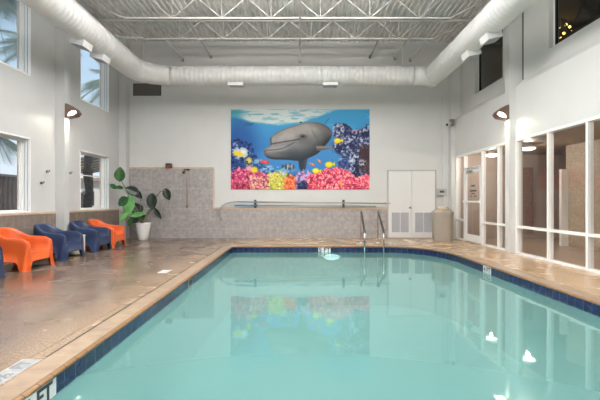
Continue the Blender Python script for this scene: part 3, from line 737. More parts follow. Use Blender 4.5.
    m = S(-.8, .8, gy-e2+(n2-.5)*4)*np.maximum(S(1,-1,gy-low+ (n2-.5)*4), S(347,351,gx)) ; m = np.maximum(m, ell(345,147.5,12,9,.3,.2)*S(-1,1,n1*4)); m = np.maximum(m, ell(344,164,6.5,7.5))
    mixin(m, (24,34,74)); k_ = fbm(1.9, 130); mixin(m*S(.48,.58,k_)*S(.42,.55,fbm(6,140)), (176,182,206)); mixin(m*S(.56,.66,fbm(1.6,150))*.7, (110,120,160)); mixin(m*S(.60,.70,fbm(2.2,160))*.6, (12,16,40))
    mixin(m*S(357,361,gx)*S(143,149,gy)*S(176,168,gy)*.75, (72,44,42)); mixin(ell(344,164,5,5)*.7, (36,62,120)); mixin(seg([(338,162),(342,158.5),(347,159),(351,163)], .4)*.7, (120,150,190))
    mixin(ell(356,132,5,2.5)*S(.5,.6,k_)*.8, (190,165,180))
    for x, y, rx, ry in ((352,161,4,2.6),(362,163,4,3),(348,168,3,2),(356,156,3,2)): mixin(ell(x,y,rx,ry,.2,.5)*S(.42,.55,k_)*.9, (200,210,225))
    # foreground corals
    def coral(top_pts, c1, c2, c3, s, seed, x0, x1, soft=1.2):
        ty = np.interp(gx, *zip(*top_pts)); nn = fbm(s, seed); n3 = fbm(s*.55, seed+20)
        m = S(-soft, soft, gy-ty+(nn-.5)*7)*S(x0-1.5, x0+1.5, gx+(nn-.5)*6)*S(x1+1.5, x1-1.5, gx+(n3-.5)*6)
        mixin(m, c1); mixin(m*S(.50,.60,n3), c2); mixin(m*S(.47,.38,nn)*.9, c3)
    coral([(231,172),(240,168),(250,170),(262,173),(270,175)], (196,62,110), (232,140,165), (110,24,62), 2.6, 200, 229, 268)
    coral([(231,184),(250,181),(268,184)], (170,44,78), (214,110,128), (84,20,50), 2.0, 230, 229, 266)
    coral([(250,176),(270,178)], (205,110,120), (240,190,160), (120,60,90), 2.2, 260, 250, 274)
    coral([(268,174),(280,172),(292,174)], (206,190,60), (236,226,130), (110,150,90), 2.2, 290, 269, 287)
    coral([(282,180),(290,175),(298,177),(304,180)], (232,110,60), (248,170,120), (190,60,40), 2.0, 320, 284, 300)
    coral([(298,172),(308,172),(316,176)], (190,170,215), (230,130,170), (70,80,130), 2.2, 350, 296, 312)
    coral([(296,183),(306,181),(312,186)], (30,40,86), (70,90,140), (16,20,50), 2.0, 380, 297, 309)
    coral([(306,178),(314,174),(322,170),(330,168),(340,168),(350,172),(356,178),(364,176),(370,175)], (222,62,96), (250,172,176), (160,22,62), 2.2, 410, 307, 372)
    mixin(S(.60,.68,fbm(1.5,440))*S(178,184,gy)*(gx > 310)*.6, (250,205,190)); mixin(seg([(340.5,182),(341,187)], .7, .4), (245,160,60)); mixin(seg([(314,183),(318,181.5)], .6, .5)*.7, (240,140,70))
    # sponges and yellow corals at left
    nb = (n2-.5)*1.1; mixin(S(1.25,.75,np.hypot((gx-241)/7.5,(gy-153)/5)+nb), (196,206,214)); mixin(S(1.3,.7,np.hypot((gx-238.5-(gy-154)*.5)/5.2,(gy-154)/2.6)+nb), (232,200,50)); mixin(ell(244,151,3,3,.5,.4)*S(.4,.6,n2), (230,234,230))
    mixin(ell(249,162,3.4,4.5,0,.5)*S(.35,.55,fbm(2,460)), (214,190,80)); mixin(ell(254,170,4,3,0,.4), (220,200,50)); mixin(ell(258,162,5,3,0,.6)*S(.45,.6,n2), (120,170,205)); mixin(ell(266,168,5,3,0,.5)*S(.4,.55,n2), (150,190,215))
    mixin(ell(249,168.6,3.2,2.4,0,.5), (236,150,160)); mixin(ell(236,145,3,2.5,0,.6)*S(.45,.6,n2), (170,170,200))
    mixin(ell(272,175,4,2.4,0,.4)*S(.4,.55,n2), (205,215,225)); mixin(ell(283,174,4,2,0,.5)*S(.4,.6,n2), (190,205,220))
    # fish
    def fish(x, y, l, h, c, c2=None, a=0, dirn=1):
        mixin(ell(x, y, l, h, a, .2), c); tx = x-dirn*l*math.cos(a); ty = y-dirn*l*math.sin(a); mm, _ = inpoly([(tx+dirn*.6, ty), (tx-dirn*l*.5, ty-h*.8), (tx-dirn*l*.5, ty+h*.8)], .3); mixin(mm, c)
        if c2: mixin(ell(x, y-h*.2, l*.55, h*.45, a, .4)*.8, c2)
    fish(265.2,162.4,4.2,1.9,(205,52,50),(230,100,90),.12,1); fish(289.5,167,5.2,3.2,(58,66,84),(120,130,145),.08,1); 
    mixin(seg([(288,164.5),(287.5,169.5)], .5)*.7, (190,200,205)); mixin(seg([(292,164.6),(292,169.4)], .4)*.7, (190,200,205))
    fish(329,164.8,3.9,2.9,(240,214,20),(250,236,80),-.1,-1); fish(315.8,171,3.6,2.6,(238,216,30),(250,240,120),.1,-1); fish(312.8,164.8,2.6,1.2,(206,110,60),(240,170,120),.5,1); fish(319.4,161.4,2.2,1.2,(200,110,70),(240,170,120),.9,1)
    fish(337.6,141,3.7,2.5,(238,206,20),(250,230,70),0,-1)
    img = np.clip(img, 0, 1)
    lin = np.where(img <= .04045, img/12.92, ((img+.055)/1.055)**2.4)
    # mesh
    W, H, T = 4.55, 2.625, .03
    xs = np.linspace(-W/2, W/2, nx); zs = np.linspace(H, 0, ny)
    co = np.zeros((ny, nx, 3)); co[..., 0] = xs[None, :]; co[..., 1] = -T; co[..., 2] = zs[:, None]
    verts = co.reshape(-1, 3); back = np.array([(-W/2,0,H),(W/2,0,H),(W/2,0,0),(-W/2,0,0)]); nv = len(verts)
    i = np.arange(ny-1)[:, None]*nx+np.arange(nx-1)[None, :]; Fq = np.stack([i, i+nx, i+nx+1, i+1], -1).reshape(-1, 4).tolist()
    tl, tr, br, bl = 0, nx-1, ny*nx-1, (ny-1)*nx
    Fq += [[tl, tr, nv+1, nv], [tr, br, nv+2, nv+1], [br, bl, nv+3, nv+2], [bl, tl, nv, nv+3]]
    me = bpy.data.meshes.new('print'); me.from_pydata(np.vstack([verts, back]).tolist(), [], Fq)
    ca = me.color_attributes.new('print', 'FLOAT_COLOR', 'POINT'); buf = np.ones((nv+4, 4)); buf[:nv, :3] = lin.reshape(-1, 3); ca.data.foreach_set('color', buf.ravel())
    m = bpy.data.materials.new('printed_panel'); m.use_nodes = True; n = m.node_tree.nodes.new('ShaderNodeVertexColor'); n.layer_name = 'print'
    p = m.node_tree.nodes['Principled BSDF']; m.node_tree.links.new(n.outputs[0], p.inputs['Base Color']); p.inputs['Roughness'].default_value = .5; p.inputs['Specular IOR Level'].default_value = .2
    me.materials.append(m); o = link(bpy.data.objects.new('mural', me)); o.location = (.008, YB-.001, 1.60)
    lab(o, 'large printed mural of a dolphin above a coral reef on the back wall', 'mural')
mural()

# ================================================================ lounge chairs
APR = .17
def chair_mesh():
    """moulded tub chair. x forward, y sideways, origin on the floor under the back."""
    D, Wd = .76, .350
    half = []
    for i in range(19):                               # back centre -> side
        a = PI/2*i/18; half.append((.36-.36*math.cos(a)**.8, Wd*.94*math.sin(a)**.86))
    for i in range(1, 13): half.append((.36+(D-.36)*i/12, Wd*(.94+.06*i/12)))
    L = [0]
    for i in range(1, len(half)): L.append(L[-1]+math.dist(half[i], half[i-1]))
    TL = L[-1]
    ss = lambda a, b, x: (lambda t: t*t*(3-2*t))(min(max((x-a)/(b-a), 0), 1))
    def rim(x): return .735-.165*ss(.0, .42, x)-.015*ss(.42, .68, x)-.045*ss(.66, .77, x)
    def seat(x): return .285+.065*ss(.1, .6, x)-.02*ss(.66, .76, x)
    def zb(s):
        # s = distance along the half path from back centre ; legs at rear corner and front corner
        f = ss(TL-.115, TL-.06, s); r = ss(.24, .30, s)*(1-ss(.36, .42, s)); return APR*(1-max(f, r))
    def zbf(y): return APR*(1-ss(Wd-.115, Wd-.07, abs(y)))
    rows = []
    full = [(-1, i) for i in range(len(half)-1, 0, -1)] + [(1, i) for i in range(len(half))]
    for sg, i in full:
        x, y = half[i]; a = half[max(i-1, 0)] if i else (half[1][0], -half[1][1]); b = half[min(i+1, len(half)-1)]
        tx, ty = b[0]-a[0], b[1]-a[1]; l = math.hypot(tx, ty); nx_, ny_ = ty/l, -tx/l       # inward normal
        z = rim(x); sz = seat(x); back = 1-ss(.05, .45, x)
        prof = [(-.078, zb(L[i])), (-.052, APR), (-.026, .34), (-.008, z-.10), (-.002, z-.035), (.010, z-.010), (.034, z), (.062, z-.004), (.078, z-.024), (.086, z-.07), (.094+.03*back, sz+.09), (.11+.04*back, sz+.03), (.145+.05*back, sz+.004)]
        P = [(x+nx_*o, (y+ny_*o)*sg, zz) for o, zz in prof]
        x8, y8, z8 = P[-1]; cx = x8 if i > 18 else x8*.4+.25*.6+.0*x
        cx = x if x > .40 else .24+(x/.40)*.16
        for q in (.25, .5, .75, 1.0): P.append((x8+(cx-x8)*q, y8*(1-q), z8+(seat(x8+(cx-x8)*q)-z8)-.004*math.sin(q*PI/2)))
        rows.append((P, sg, i))
    return rows, half, zbf, full
def build_chair(name, m, label, group):
    rows, half, zbf, full = chair_mesh()
    t = lab(empty(name, (0,0,0)), label, 'chair', group)
    n = len(rows); K = len(rows[0][0]); cache = {}; V = []; FS = []
    def vi(p):
        k_ = tuple(round(c, 4) for c in p)
        if k_ not in cache: cache[k_] = len(V); V.append(tuple(p))
        return cache[k_]
    def F_(pts, key='shell'):
        q = []
        for p in pts:
            v = vi(p)
            if v not in q: q.append(v)
        if len(q) > 2: FS.append((q, key))
    def low(pa, pb, ta, tb, key):
        F_([pa, pb, tb, ta], 'shell' if ta[2]-pa[2] < .012 and tb[2]-pb[2] < .012 else key)
    for i in range(n-1):
        P, sg, h = rows[i]; Q, _, h2 = rows[i+1]; x = (P[0][0]+Q[0][0])/2
        low(P[0], Q[0], P[1], Q[1], ('F' if x > .45 else 'R', P[0][1] > 0))
        for j in range(1, K-1): F_([P[j], Q[j], Q[j+1], P[j+1]])
    for ri in (0, n-1):
        P = rows[ri][0]; prev = None
        for j in range(1, K):
            p = P[j]
            if j == 1: cur = (p, p, p, p, P[0])
            else:
                drop = min(.03, max(0, (p[2]-APR)*.5))
                cur = (p, (p[0]+.014, p[1], p[2]-drop*.35), (p[0]+.022, p[1], p[2]-drop), (p[0]+.022, p[1], APR), (p[0]+.040, p[1]*1.06, zbf(p[1])))
            if prev:
                for a in range(3): F_([prev[a], cur[a], cur[a+1], prev[a+1]])
                low(prev[4], cur[4], prev[3], cur[3], ('F', P[0][1] > 0))
            prev = cur
    bm = B(); vs_ = [bm.verts.new(p) for p in V]; lay = bm.faces.layers.int.new('k'); keys = []
    for q, key in FS:
        try: f = bm.faces.new([vs_[a] for a in q])
        except ValueError: continue
        if key not in keys: keys.append(key)
        f[lay] = keys.index(key)
    bmesh.ops.recalc_face_normals(bm, faces=bm.faces); bm.normal_update(); bm.verts.index_update()
    # outside of the shell must look away from the chair: test the outer wall at the back
    tf = min(bm.faces, key=lambda f: f.calc_center_median().x)
    if tf.normal.x > 0: bmesh.ops.reverse_faces(bm, faces=bm.faces[:]); bm.normal_update()
    for ki, key in enumerate(keys):
        fs = [f for f in bm.faces if f[lay] == ki]; VV = []; NN = []; FF = []; mo = {}; mi_ = {}
        for f in fs:
            for v in f.verts:
                if v.index not in mo:
                    mo[v.index] = len(VV); VV.append(v.co.copy()); NN.append(v.normal.copy()); mi_[v.index] = len(VV); VV.append(v.co-v.normal*.014); NN.append(-v.normal)
        cnt = {}
        for f in fs:
            ids = [v.index for v in f.verts]; FF.append([mo[a] for a in ids]); FF.append([mi_[a] for a in ids[::-1]])
            for a, b in zip(ids, ids[1:]+ids[:1]): cnt[(a, b)] = 1
        for (a, b) in cnt:
            if (b, a) not in cnt: FF.append([mo[b], mo[a], mi_[a], mi_[b]])
        me = bpy.data.meshes.new('shell' if key == 'shell' else 'leg'); me.from_pydata(VV, [], FF); me.materials.append(m)
        for p in me.polygons: p.use_smooth = True
        me.normals_split_custom_set_from_vertices(NN)
        o = link(bpy.data.objects.new(me.name, me)); o.parent = t
    bm.free()
    return t
def copy_tree(r):
    c = link(r.copy())
    for ch in r.children:
        d = link(ch.copy()); d.parent = c
    return c
G = 'moulded tub chairs along the left wall'
cb = build_chair('lounge_chair', M['blue'], 'navy blue moulded tub chair cut off by the left edge of the photo', G)
co_ = build_chair('lounge_chair', M['orange'], 'orange moulded tub chair nearest the viewer, between two navy chairs', G)
CX = -5.50
cb.location = (CX, 5.99, 0); co_.location = (CX, 7.27, 0)
for src, y, x, l in ((cb, 8.50, CX-.08, 'navy blue moulded tub chair beside the cream side table, in front of the left column'), (cb, 9.83, CX-.10, 'navy blue moulded tub chair behind the cream side table, farthest of the navy ones'), (co_, 10.70, CX-.12, 'orange moulded tub chair farthest from the viewer, closest to the potted plant')):
    c = copy_tree(src); c.location = (x, y, 0); c['label'] = l
# ---- side table
t = lab(empty('side_table', (-5.14, 9.16, 0)), 'small cream drum side table between two navy tub chairs', 'side table')
bm = B(); lathe(bm, [(.18, .015), (.195, .03), (.195, .40), (.19, .415)], 32); obj('drum', bm, M['cream'], t, smooth=False)
bm = B(); lathe(bm, [(.202, .415), (.205, .425), (.202, .438), (0, .44)], 32); obj('table_top', bm, M['cream'], t)
bm = B(); lathe(bm, [(.20, 0), (.20, .015)], 32); obj('base_ring', bm, M['black'], t)

# ================================================================ potted plant
PX, PY = -4.92, 12.55
t = lab(empty('potted_plant', (PX, PY, 0)), 'tall leafy plant with big oval leaves in a white tapered pot by the back corner', 'potted plant')
bm = B(); lathe(bm, [(.135, 0), (.15, .01), (.19, .25), (.225, .50), (.235, .53), (.22, .535), (.205, .50)], 32); obj('pot', bm, M['pot'], t, smooth=True)
bm = B(); lathe(bm, [(.205, .49), (.1, .50), (0, .505)], 24); obj('soil', bm, M['soil'], t)
def leaf(px, py, w, l, ang, m, Y=PY, fold=.25, bend=.3, yaw=.0, pitch=.15):
    """leaf blade: centre (px,py) in photo, width & length in px, ang: direction of tip (deg, 90=up)"""
    s = Y/F; w *= s; l *= s; c = at(px, py, Y)-Vector((PX, PY, 0))
    bm = B(); n, mw = 14, 8; rows = []
    for i in range(n+1):
        u = i/n; ww = w/2*(math.sin(PI*min(u*1.0, 1)**.85)**.75 if 0 < u < 1 else 0.02); row = []
        for j in range(mw+1):
            v = j/mw*2-1; row.append(bm.verts.new(((u-.5)*l, v*ww, -fold*ww*(1-abs(v))-bend*l*(u-.5)**2+.012*math.sin(u*22)*abs(v)*w)))
        rows.append(row)
    for i in range(n):
        for j in range(mw): bm.faces.new((rows[i][j], rows[i][j+1], rows[i+1][j+1], rows[i+1][j]))
    R = Matrix.Translation(c) @ Matrix.Rotation(yaw, 4, 'Z') @ Matrix.Rotation(-math.radians(ang), 4, 'Y') @ Matrix.Rotation(PI/2+pitch, 4, 'X')
    bmesh.ops.transform(bm, matrix=R, verts=bm.verts)
    o = obj('leaf', bm, m, t, smooth=True); md = o.modifiers.new('thick', 'SOLIDIFY'); md.thickness = .003
    a = R @ Vector((-l/2, 0, -bend*l*.25)); return a
A_ = []
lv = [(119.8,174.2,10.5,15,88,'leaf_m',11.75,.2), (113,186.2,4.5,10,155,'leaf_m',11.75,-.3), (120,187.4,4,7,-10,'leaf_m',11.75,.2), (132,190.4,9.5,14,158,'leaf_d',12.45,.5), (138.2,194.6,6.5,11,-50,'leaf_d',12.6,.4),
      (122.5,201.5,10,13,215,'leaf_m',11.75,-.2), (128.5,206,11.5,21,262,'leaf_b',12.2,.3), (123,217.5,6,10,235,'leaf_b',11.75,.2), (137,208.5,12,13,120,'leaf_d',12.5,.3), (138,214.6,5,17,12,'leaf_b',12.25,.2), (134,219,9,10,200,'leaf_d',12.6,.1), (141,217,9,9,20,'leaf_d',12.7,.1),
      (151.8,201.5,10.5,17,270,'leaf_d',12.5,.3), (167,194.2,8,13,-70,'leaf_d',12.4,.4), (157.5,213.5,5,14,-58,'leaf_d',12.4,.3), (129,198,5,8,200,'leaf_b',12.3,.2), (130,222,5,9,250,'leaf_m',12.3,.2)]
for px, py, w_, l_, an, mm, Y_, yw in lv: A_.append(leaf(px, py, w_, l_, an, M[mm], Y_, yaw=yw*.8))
rt = Vector((0, 0, .50))
def stem(pts, r=.012):
    P = [rt + Vector((random.uniform(-.05,.05), random.uniform(-.03,.03), 0))] + [at(x, y, Y_)-Vector((PX, PY, 0)) for x, y, Y_ in pts]
    bm = B(); Q = []
    for i in range(len(P)-1):
        for k_ in range(4): Q.append(P[i].lerp(P[i+1], k_/4))
    Q.append(P[-1]); tube(bm, Q, r, 7); obj('stem', bm, M['stem'], t)
stem([(138,212,12.5),(132,200,12.45),(126,190,12.4),(121.5,181,11.8)], .013)
stem([(137,210,12.5),(131,200,12.4),(124,189.5,12.0),(117,188.5,11.8)], .008)
stem([(140,206,12.5),(141,200,12.6),(138,192,12.5)], .009); stem([(137,216,12.4),(131,204,12.3),(128,196,12.2)], .009)
stem([(146,214,12.5),(150,209,12.5)], .010); stem([(148,212,12.5),(154,205,12.5),(157,196,12.45),(160,192,12.4),(165,190,12.4)], .010); stem([(149,213,12.5),(154,207.5,12.45)], .009); stem([(136,216,12.4),(131,214,12.3)], .008)

# ================================================================ trash can
t = lab(empty('trash_can', (4.38, 12.28, 0)), 'taupe octagonal trash can standing in front of the white double door', 'trash can')
bm = B(); lathe(bm, [(.285, 0), (.30, .03), (.315, .80), (.315, .84)], 8, rot=PI/8); obj('body', bm, M['can'], t)
bm = B()
for q in range(8):
    a = q*PI/4; mtx = Matrix.Rotation(a, 4, 'Z') @ Matrix.Translation((.285, 0, .42)); box(bm, -.004, .012, -.085, .085, -.32, .30, .006, mat=mtx)
obj('side_panel', bm, M['can'], t)
bm = B(); lathe(bm, [(.325, .80), (.33, .86), (.315, .90), (.24, .955), (.19, .965)], 8, rot=PI/8); obj('lid', bm, M['can'], t)
bm = B(); lathe(bm, [(.17, .94), (.18, .99), (.16, 1.04), (.13, 1.045)], 20); obj('opening_rim', bm, M['can_lid'], t)

# ================================================================ things on the back wall
t = lab(empty('return_vent', (-5.02, YB-.001, 4.68)), 'dark grey rectangular air vent high on the back wall near the left corner', 'vent')
bm = B(); box(bm, -.46, .46, -.02, 0, 0, .40, .004); obj('backing', bm, M['dark_metal'], t)
bm = B()
for i in range(16): box(bm, -.44, .44, -.035, -.018, .02+i*.0235, .03+i*.0235)
obj('slat', bm, M['grille'], t)
# poles
yb = YB-.09
def hooks(x, label):
    t = lab(empty('wall_bracket', (x, YB-.034, 1.04)), label, 'bracket', 'dark brackets holding the pool poles')
    bm = B(); box(bm, -.035, .035, -.10, .0, -.04, .22, .008); obj('plate', bm, M['dark_metal'], t)
    bm = B(); tube(bm, [(0, -.09, .16), (0, -.13, .165), (0, -.14, .20)], .012, 8); obj('hook', bm, M['dark_metal'], t)
hooks(-1.46, 'dark bracket holding the left end of the poles'); hooks(1.42, 'dark bracket holding the right end of the poles')
yb = YB-.165
bm = B(); z = CH+.0
pp = [at(222.5, 220, yb), at(220.2, 217, yb), at(219.2, 213.5, yb), at(219.8, 209.5, yb), at(222, 206, yb), at(225.5, 203.6, yb), at(230, 202.3, yb), at(236, 201.8, yb), at(256, 201.7, yb)]
t = lab(empty('rescue_hook_pole', (0, yb, 1.2)), 'long aluminium rescue pole with a curved crook at its left end on the back wall', 'rescue pole')
bm = B(); tube(bm, pp[:-1], .023, 8); world_obj('crook', bm, M['alu'], t)
bm = B(); tube(bm, [pp[-2], at(388, 203.4, yb)], .021, 10); world_obj('pole', bm, M['alu'], t)
bm = B(); tube(bm, [at(387, 203.4, yb), at(390.5, 203.4, yb)], .028, 10); world_obj('end_grip', bm, M['grey'], t)
t = lab(empty('brush_pole', (0, yb+.06, 1.1)), 'pale telescoping pool pole with a blue handle, resting below the rescue pole', 'pool pole')
y2 = YB-.115
bm = B(); tube(bm, [at(234.5, 205.3, y2), at(258, 205.3, y2)], .024, 10); world_obj('blue_handle', bm, M['bluepole'], t)
bm = B(); tube(bm, [at(258, 205.3, y2), at(376, 206.2, y2)], .016, 10); world_obj('tube', bm, M['alu'], t)
# small red box and shower
t = lab(empty('soap_box', (-4.28, YB-.034, 2.31)), 'small dark red box on top of the tiled wall', 'box')
bm = B(); box(bm, -.10, .10, -.10, 0, 0, .12, .01); obj('case', bm, M['red'], t)
bm = B(); box(bm, -.10, .08, -.105, 0, .12, .145, .006); obj('lid', bm, M['grille'], t)
t = lab(empty('wall_shower', (-3.70, YB-.023, 1.1)), 'thin wall shower pipe with a black head on the tall tiled wall', 'shower')
bm = B(); tube(bm, [(0, -.04, -.05), (0, -.04, 1.10), (0, -.06, 1.13), (-.06, -.10, 1.10)], .016, 8); obj('pipe', bm, M['trim'], t)
bm = B(); tube(bm, [(-.06, -.10, 1.12), (-.10, -.12, 1.02)], [.02, .045], 12); box(bm, -.08, .08, -.08, 0, 1.12, 1.17, .01); obj('shower_head', bm, M['black'], t)
bm = B(); box(bm, -.04, .04, -.04, 0, -.10, -.02, .01); obj('valve', bm, M['chrome'], t)
# control panel right of the door
t = lab(empty('timer_box', (4.66, YB-.052, 1.40)), 'small grey timer box with dark dial on the back wall above the trash can', 'switch box')
bm = B(); box(bm, -.17, .13, -.05, 0, 0, .22, .008); obj('box', bm, M['grey'], t)
bm = B(); box(bm, -.10, .04, -.06, -.05, .09, .16, .004); obj('dial', bm, M['dark_metal'], t)
bm = B(); box(bm, -.16, .12, -.058, -.05, .03, .05); obj('label_strip', bm, M['markw'], t)
# camera / speaker
t = lab(empty('security_camera', (4.80, 12.84, 3.66)), 'small white and grey security camera high in the right back corner', 'security camera')
bm = B(); box(bm, -.02, .13, -.10, .0, -.02, .17, .01); obj('mount_box', bm, M['grille'], t)
bm = B(); tube(bm, [(-.02, -.05, .08), (-.10, -.09, .03)], .025, 10); obj('arm', bm, M['white'], t)
bm = B(); tube(bm, [(-.02, -.12, .02), (-.15, -.20, -.03)], [.055, .055], 14); obj('camera_body', bm, M['white'], t)
bm = B(); tube(bm, [(-.15, -.20, -.03), (-.165, -.209, -.036)], [.045, .04], 14); obj('lens', bm, M['black'], t)

# ================================================================ robe hooks on the left wall
for (px, py, y, l) in ((47, 171.5, 9.2, 'upper black robe hook on the left wall before the column'), (41, 183, 9.0, 'lower black robe hook on the left wall before the column'), (70, 173, 10.1, 'small black robe hook on the left wall just past the column')):
    z = CH+(201-py)*y/F
    t = lab(empty('robe_hook', (XL, y, z)), l, 'hook', 'black hooks on the left wall'); t.scale = (.7, .7, .7)
    bm = B(); box(bm, 0, .012, -.035, .035, -.035, .035, .004); obj('plate', bm, M['black'], t)
    bm = B(); tube(bm, [(.01, 0, -.01), (.05, 0, -.03), (.09, 0, .0), (.11, 0, .05)], [.014, .012, .012, .016], 8); tube(bm, [(.01, 0, .02), (.06, 0, .04)], .011, 8); obj('prong', bm, M['black'], t)

# ================================================================ grab rails
for X, Xf, l in ((1.77, 1.68, 'left stainless steel grab rail at the pool edge'), (2.26, 2.175, 'right stainless steel grab rail at the pool edge')):
    t = lab(empty('grab_rail', (X, 11.6, 0)), l, 'grab rail', 'pair of pool grab rails'); d = Xf-X
    yf = -1.20
    bm = B(); tube(bm, [(0, 0, 0), (0, 0, .84), (0, -.02, .89)], .017, 10); obj('back_post', bm, M['chrome'], t)
    bm = B(); tube(bm, [(0, -.02, .89), (d*.1, -.10, .90), (d*.9, yf+.06, .45), (d, yf, .39)], .030, 10); obj('handrail', bm, M['rubber_grip'], t)
    bm = B(); tube(bm, [(d, yf, .40), (d, yf-.01, .2), (d, yf-.02, -.9)], .020, 10); obj('front_post', bm, M['chrome'], t)
    bm = B(); tube(bm, [(0, 0, .30), (d*.3, -.35, .27), (d*.8, -.95, .20), (d, yf, .20)], .014, 8); obj('brace', bm, M['chrome'], t)
    bm = B(); lathe(bm, [(.055, 0), (.055, .012), (.03, .03), (.019, .035)], 16); obj('base_flange', bm, M['markw'], t)

# ================================================================ markers
def text(body, size, m, par, loc, rot, ext=.0015, sx_=1):
    c = bpy.data.curves.new('lettering', 'FONT'); c.body = body; c.size = size; c.extrude = ext; c.align_x = 'CENTER'; c.align_y = 'CENTER'; c.offset = .004
    tmp = link(bpy.data.objects.new('tmp_text', c)); bpy.context.view_layer.update(); me = bpy.data.meshes.new_from_object(tmp.evaluated_get(bpy.context.evaluated_depsgraph_get())); bpy.data.objects.remove(tmp)
    me.materials.clear(); me.materials.append(m); o = link(bpy.data.objects.new('lettering', me)); o.parent = par; o.location = loc; o.rotation_euler = rot; o.scale = (sx_, 1, 1); return o
t = lab(empty('depth_marker', (.66, YP-.002, -.105)), 'white depth marker tile reading 5 FT under the back coping', 'depth marker')
bm = B(); box(bm, -.165, .165, -.004, 0, -.073, .069, .001); obj('tile', bm, M['markw'], t); text('5 FT', .165, M['markk'], t, (0, -.005, -.002), (PI/2, 0, 0))
t = lab(empty('depth_marker', (3.586, 7.66, -.105)), 'small white depth marker tile on the right pool edge', 'depth marker')
bm = B(); box(bm, -.006, 0, -.16, .16, -.073, .069, .001); obj('tile', bm, M['markw'], t); text('4 FT', .14, M['markk'], t, (-.007, 0, -.002), (PI/2, 0, -PI/2))
t = lab(empty('depth_marker', (lipx(2.62), 2.62, -.105), .0105), 'white depth marker tile reading 3 1/2 FT on the left pool edge', 'depth marker')
bm = B(); box(bm, 0, .006, -.24, .24, -.073, .069, .001); obj('tile', bm, M['markw'], t); text('3½', .13, M['markk'], t, (.007, -.105, -.002), (PI/2, 0, PI/2)); text('FT', .165, M['markk'], t, (.007, .105, -.002), (PI/2, 0, PI/2))
t = lab(empty('depth_marker', (-2.06, 2.86, 0)), 'faded white depth marker tile set in the deck near the left pool corner', 'depth marker')
bm = B(); box(bm, -.075, .075, -.22, .22, 0, .003, .001); obj('tile', bm, M['markold'], t); text('3½', .12, M['markf'], t, (0, -.105, .003), (0, 0, PI/2)); text('FT', .13, M['markf'], t, (0, .105, .003), (0, 0, PI/2))
bm = B(); box(bm, -2.42, -2.26, 6.78, 7.06, 0, .004, .001); lab(obj('deck_marker', bm, M['markw']), 'plain white marker plate lying in the left deck', 'deck marker')
# skimmer
t = lab(empty('pool_skimmer', (lipx(6.5), 6.5, -.11), .0105), 'small dark skimmer opening in the left tile band', 'skimmer')
bm = B()
for q in ((-.12, .12, .045, .06), (-.12, .12, -.06, -.045), (-.12, -.105, -.045, .045), (.105, .12, -.045, .045)): box(bm, 0, .008, q[0], q[1], q[2], q[3])
obj('frame', bm, M['grille'], t); bm = B(); box(bm, 0, .004, -.105, .105, -.045, .045); obj('flap', bm, M['black'], t)
# pool light
t = lab(empty('pool_light', (.86, YP-.0, -.29)), 'bright underwater pool light in the back pool wall', 'pool light')
bm = B(); lathe(bm, [(.0, -.02), (.11, -.015), (.12, 0)], 24); bmesh.ops.scale(bm, vec=(1.9, .75, 1), verts=bm.verts); bmesh.ops.transform(bm, matrix=Matrix.Rotation(-PI/2, 4, 'X') @ Matrix.Scale(1, 4), verts=bm.verts); 
for v in bm.verts: v.co.y = -abs(v.co.y)-.004
obj('lens', bm, M['poollight'], t)
bm = B(); lathe(bm, [(.12, 0), (.15, 0), (.15, .02), (.12, .02), (.12, 0)], 24); bmesh.ops.scale(bm, vec=(1.8, .7, 1), verts=bm.verts); bmesh.ops.transform(bm, matrix=Matrix.Rotation(PI/2, 4, 'X'), verts=bm.verts); obj('trim_ring', bm, M['chrome'], t)
l = bpy.data.lights.new('pool_lamp', 'SPOT'); l.energy = 60; l.spot_size = 2.6; l.shadow_soft_size = .1; l.color = (.9,1,1); lo = link(bpy.data.objects.new('pool_lamp', l)); lo.parent = t; lo.location = (0, -.1, 0); lo.rotation_euler = (-PI/2, 0, 0)

# ================================================================ yard beyond the left windows
bm = B(); box(bm, -60, XL-.27, -30, 80, -.3, -.02); struct('ground', bm, M['ground'])
def fence(x, y0, y1, h, label):
    t = lab(empty('corrugated_fence', (x, y0, 0)), label, 'fence')
    bm = B(); pts = []; y = 0
    while y < y1-y0: pts += [(0, y), (.04, y+.05), (.04, y+.13), (0, y+.18)]; y += .24
    a = [bm.verts.new((px, py, 0)) for px, py in pts]; b = [bm.verts.new((px, py, h)) for px, py in pts]
    for i in range(len(pts)-1): bm.faces.new((a[i], a[i+1], b[i+1], b[i]))
    box(bm, -.04, -.001, 0, y1-y0, 0, h-.02)
    obj('panel', bm, M['fence'], t)
    bm = B(); box(bm, -.05, .07, 0, y1-y0, h, h+.08); obj('cap_rail', bm, M['grille'], t)
    for i in range(int((y1-y0)/3)):
        bm = B(); box(bm, .04, .12, 3*i, 3*i+.08, 0, h); obj('post', bm, M['grille'], t)
fence(-10.8, 4, 16.5, 2.12, 'brown corrugated fence outside the near left window')
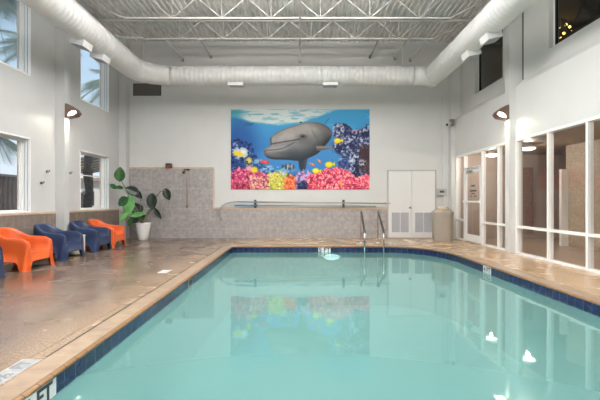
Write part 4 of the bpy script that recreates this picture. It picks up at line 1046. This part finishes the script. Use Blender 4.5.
def palm(x, y, h, s, label, n=34, seed=1, droop=1.0):
    rnd = random.Random(seed)
    t = lab(empty('palm_tree', (x, y, 0)), label, 'palm tree', 'palm trees in the yard')
    bm = B(); tube(bm, [(.04*math.sin(i), 0, h*i/10) for i in range(11)], [.19-.004*i+.015*(i%2) for i in range(11)], 12); obj('trunk', bm, M['bark'], t)
    bm = B()
    for k_ in range(n):
        az = 2*PI*k_/n*2.4+rnd.random(); el_ = rnd.uniform(-.7, 1.2); L_ = s*rnd.uniform(.8, 1.1)
        d = Vector((math.cos(az)*math.cos(el_), math.sin(az)*math.cos(el_), math.sin(el_))); side = d.cross(Vector((0,0,1))).normalized()
        P = []; 
        for i in range(9):
            u = i/8; P.append(Vector((0, 0, h)) + d*L_*u + Vector((0, 0, -1))*droop*.45*L_*u*u)
        tube(bm, P, [.02*(1-.09*i) for i in range(9)], 4)
        for i in range(2, 9):
            for q in range(3):
                p = P[i-1].lerp(P[i], q/3)
                for sg in (-1, 1):
                    ll = s*.42*math.sin(PI*min(1, (i+q/3)/9.5))+.1; tip = p+side*sg*ll*.75+d*ll*.55+Vector((0,0,-ll*.35)); ww = Vector((0,0,.012))+d*.012
                    v = [bm.verts.new(c_) for c_ in (p-ww, p+ww, tip)]; bm.faces.new(v)
    obj('crown', bm, M['frond'], t)
palm(-8.9, 11.4, 7.3, 1.9, 'palm seen through the high near left window', 40, 3)
palm(-8.9, 19.6, 7.2, 2.0, 'palm with drooping fronds seen through the farther high left window', 44, 5)
palm(-13.1, 17, 4.2, 1.35, 'low palm leaning over the fence outside the near left window', 26, 9)
palm(-14.9, 22.5, 10, 2.3, 'palm crown spiking into the right side of the high near left window', 40, 11)
# rough trunk outside the farther window
ct = at(88.5, 201, 13.6)
t = lab(empty('tree_trunk', (ct.x, 13.6, 0)), 'thick rough trunk standing outside the farther lower left window', 'tree trunk')
bm = B(); tube(bm, [(.03*math.sin(i*1.3), 0, 3.7*i/14) for i in range(15)], [.125+.015*(i%3) for i in range(15)], 14); obj('bark', bm, M['bark'], t)
fence(-14.5, 18.6, 27, 1.7, 'brown corrugated fence farther back behind the rough trunk')
# neighbouring building with eave
t = lab(empty('outbuilding', (-18, 28, 0)), 'pale building with a sloping eave seen past the rough trunk', 'building')
bm = B(); box(bm, -4, 6, 0, 8, -.02, 2.6); obj('wall', bm, M['stucco'], t)
bm = B(); box(bm, 2.8, 3.6, -.05, 0, .9, 1.9); obj('window', bm, M['dark_metal'], t)
bm = B(); box(bm, -4.4, 6.4, -.6, 8.4, 2.6, 2.8); obj('roof', bm, M['wood'], t)
t = lab(empty('patio_canopy', (-7.6, 14.0, 0)), 'white slatted canopy over the yard outside the farther lower window', 'canopy')
bm = B()
for i in range(7):
    vv = [(-1.4, i*.55, 2.98-.0), (1.2, i*.55, 2.46)]
    tube(bm, [(-1.6, i*.5, 2.35), (1.45, i*.5, 3.0)], .035, 6)
obj('rafter', bm, M['wood'], t)
bm = B(); a = [bm.verts.new(c_) for c_ in ((-1.6, -.1, 2.39), (1.45, -.1, 3.04), (1.45, 3.2, 3.04), (-1.6, 3.2, 2.39))]; bm.faces.new(a); r = bmesh.ops.extrude_face_region(bm, geom=bm.faces[:])
for v in [g for g in r['geom'] if isinstance(g, bmesh.types.BMVert)]: v.co.z += .03
obj('canopy_sheet', bm, M['white'], t)
for y in (.05, 2.95):
    bm = B(); box(bm, -1.55, -1.47, y, y+.08, 0, 2.34); obj('post', bm, M['white'], t)
    bm = B(); box(bm, 1.32, 1.40, y, y+.08, 0, 2.95); obj('post', bm, M['white'], t)
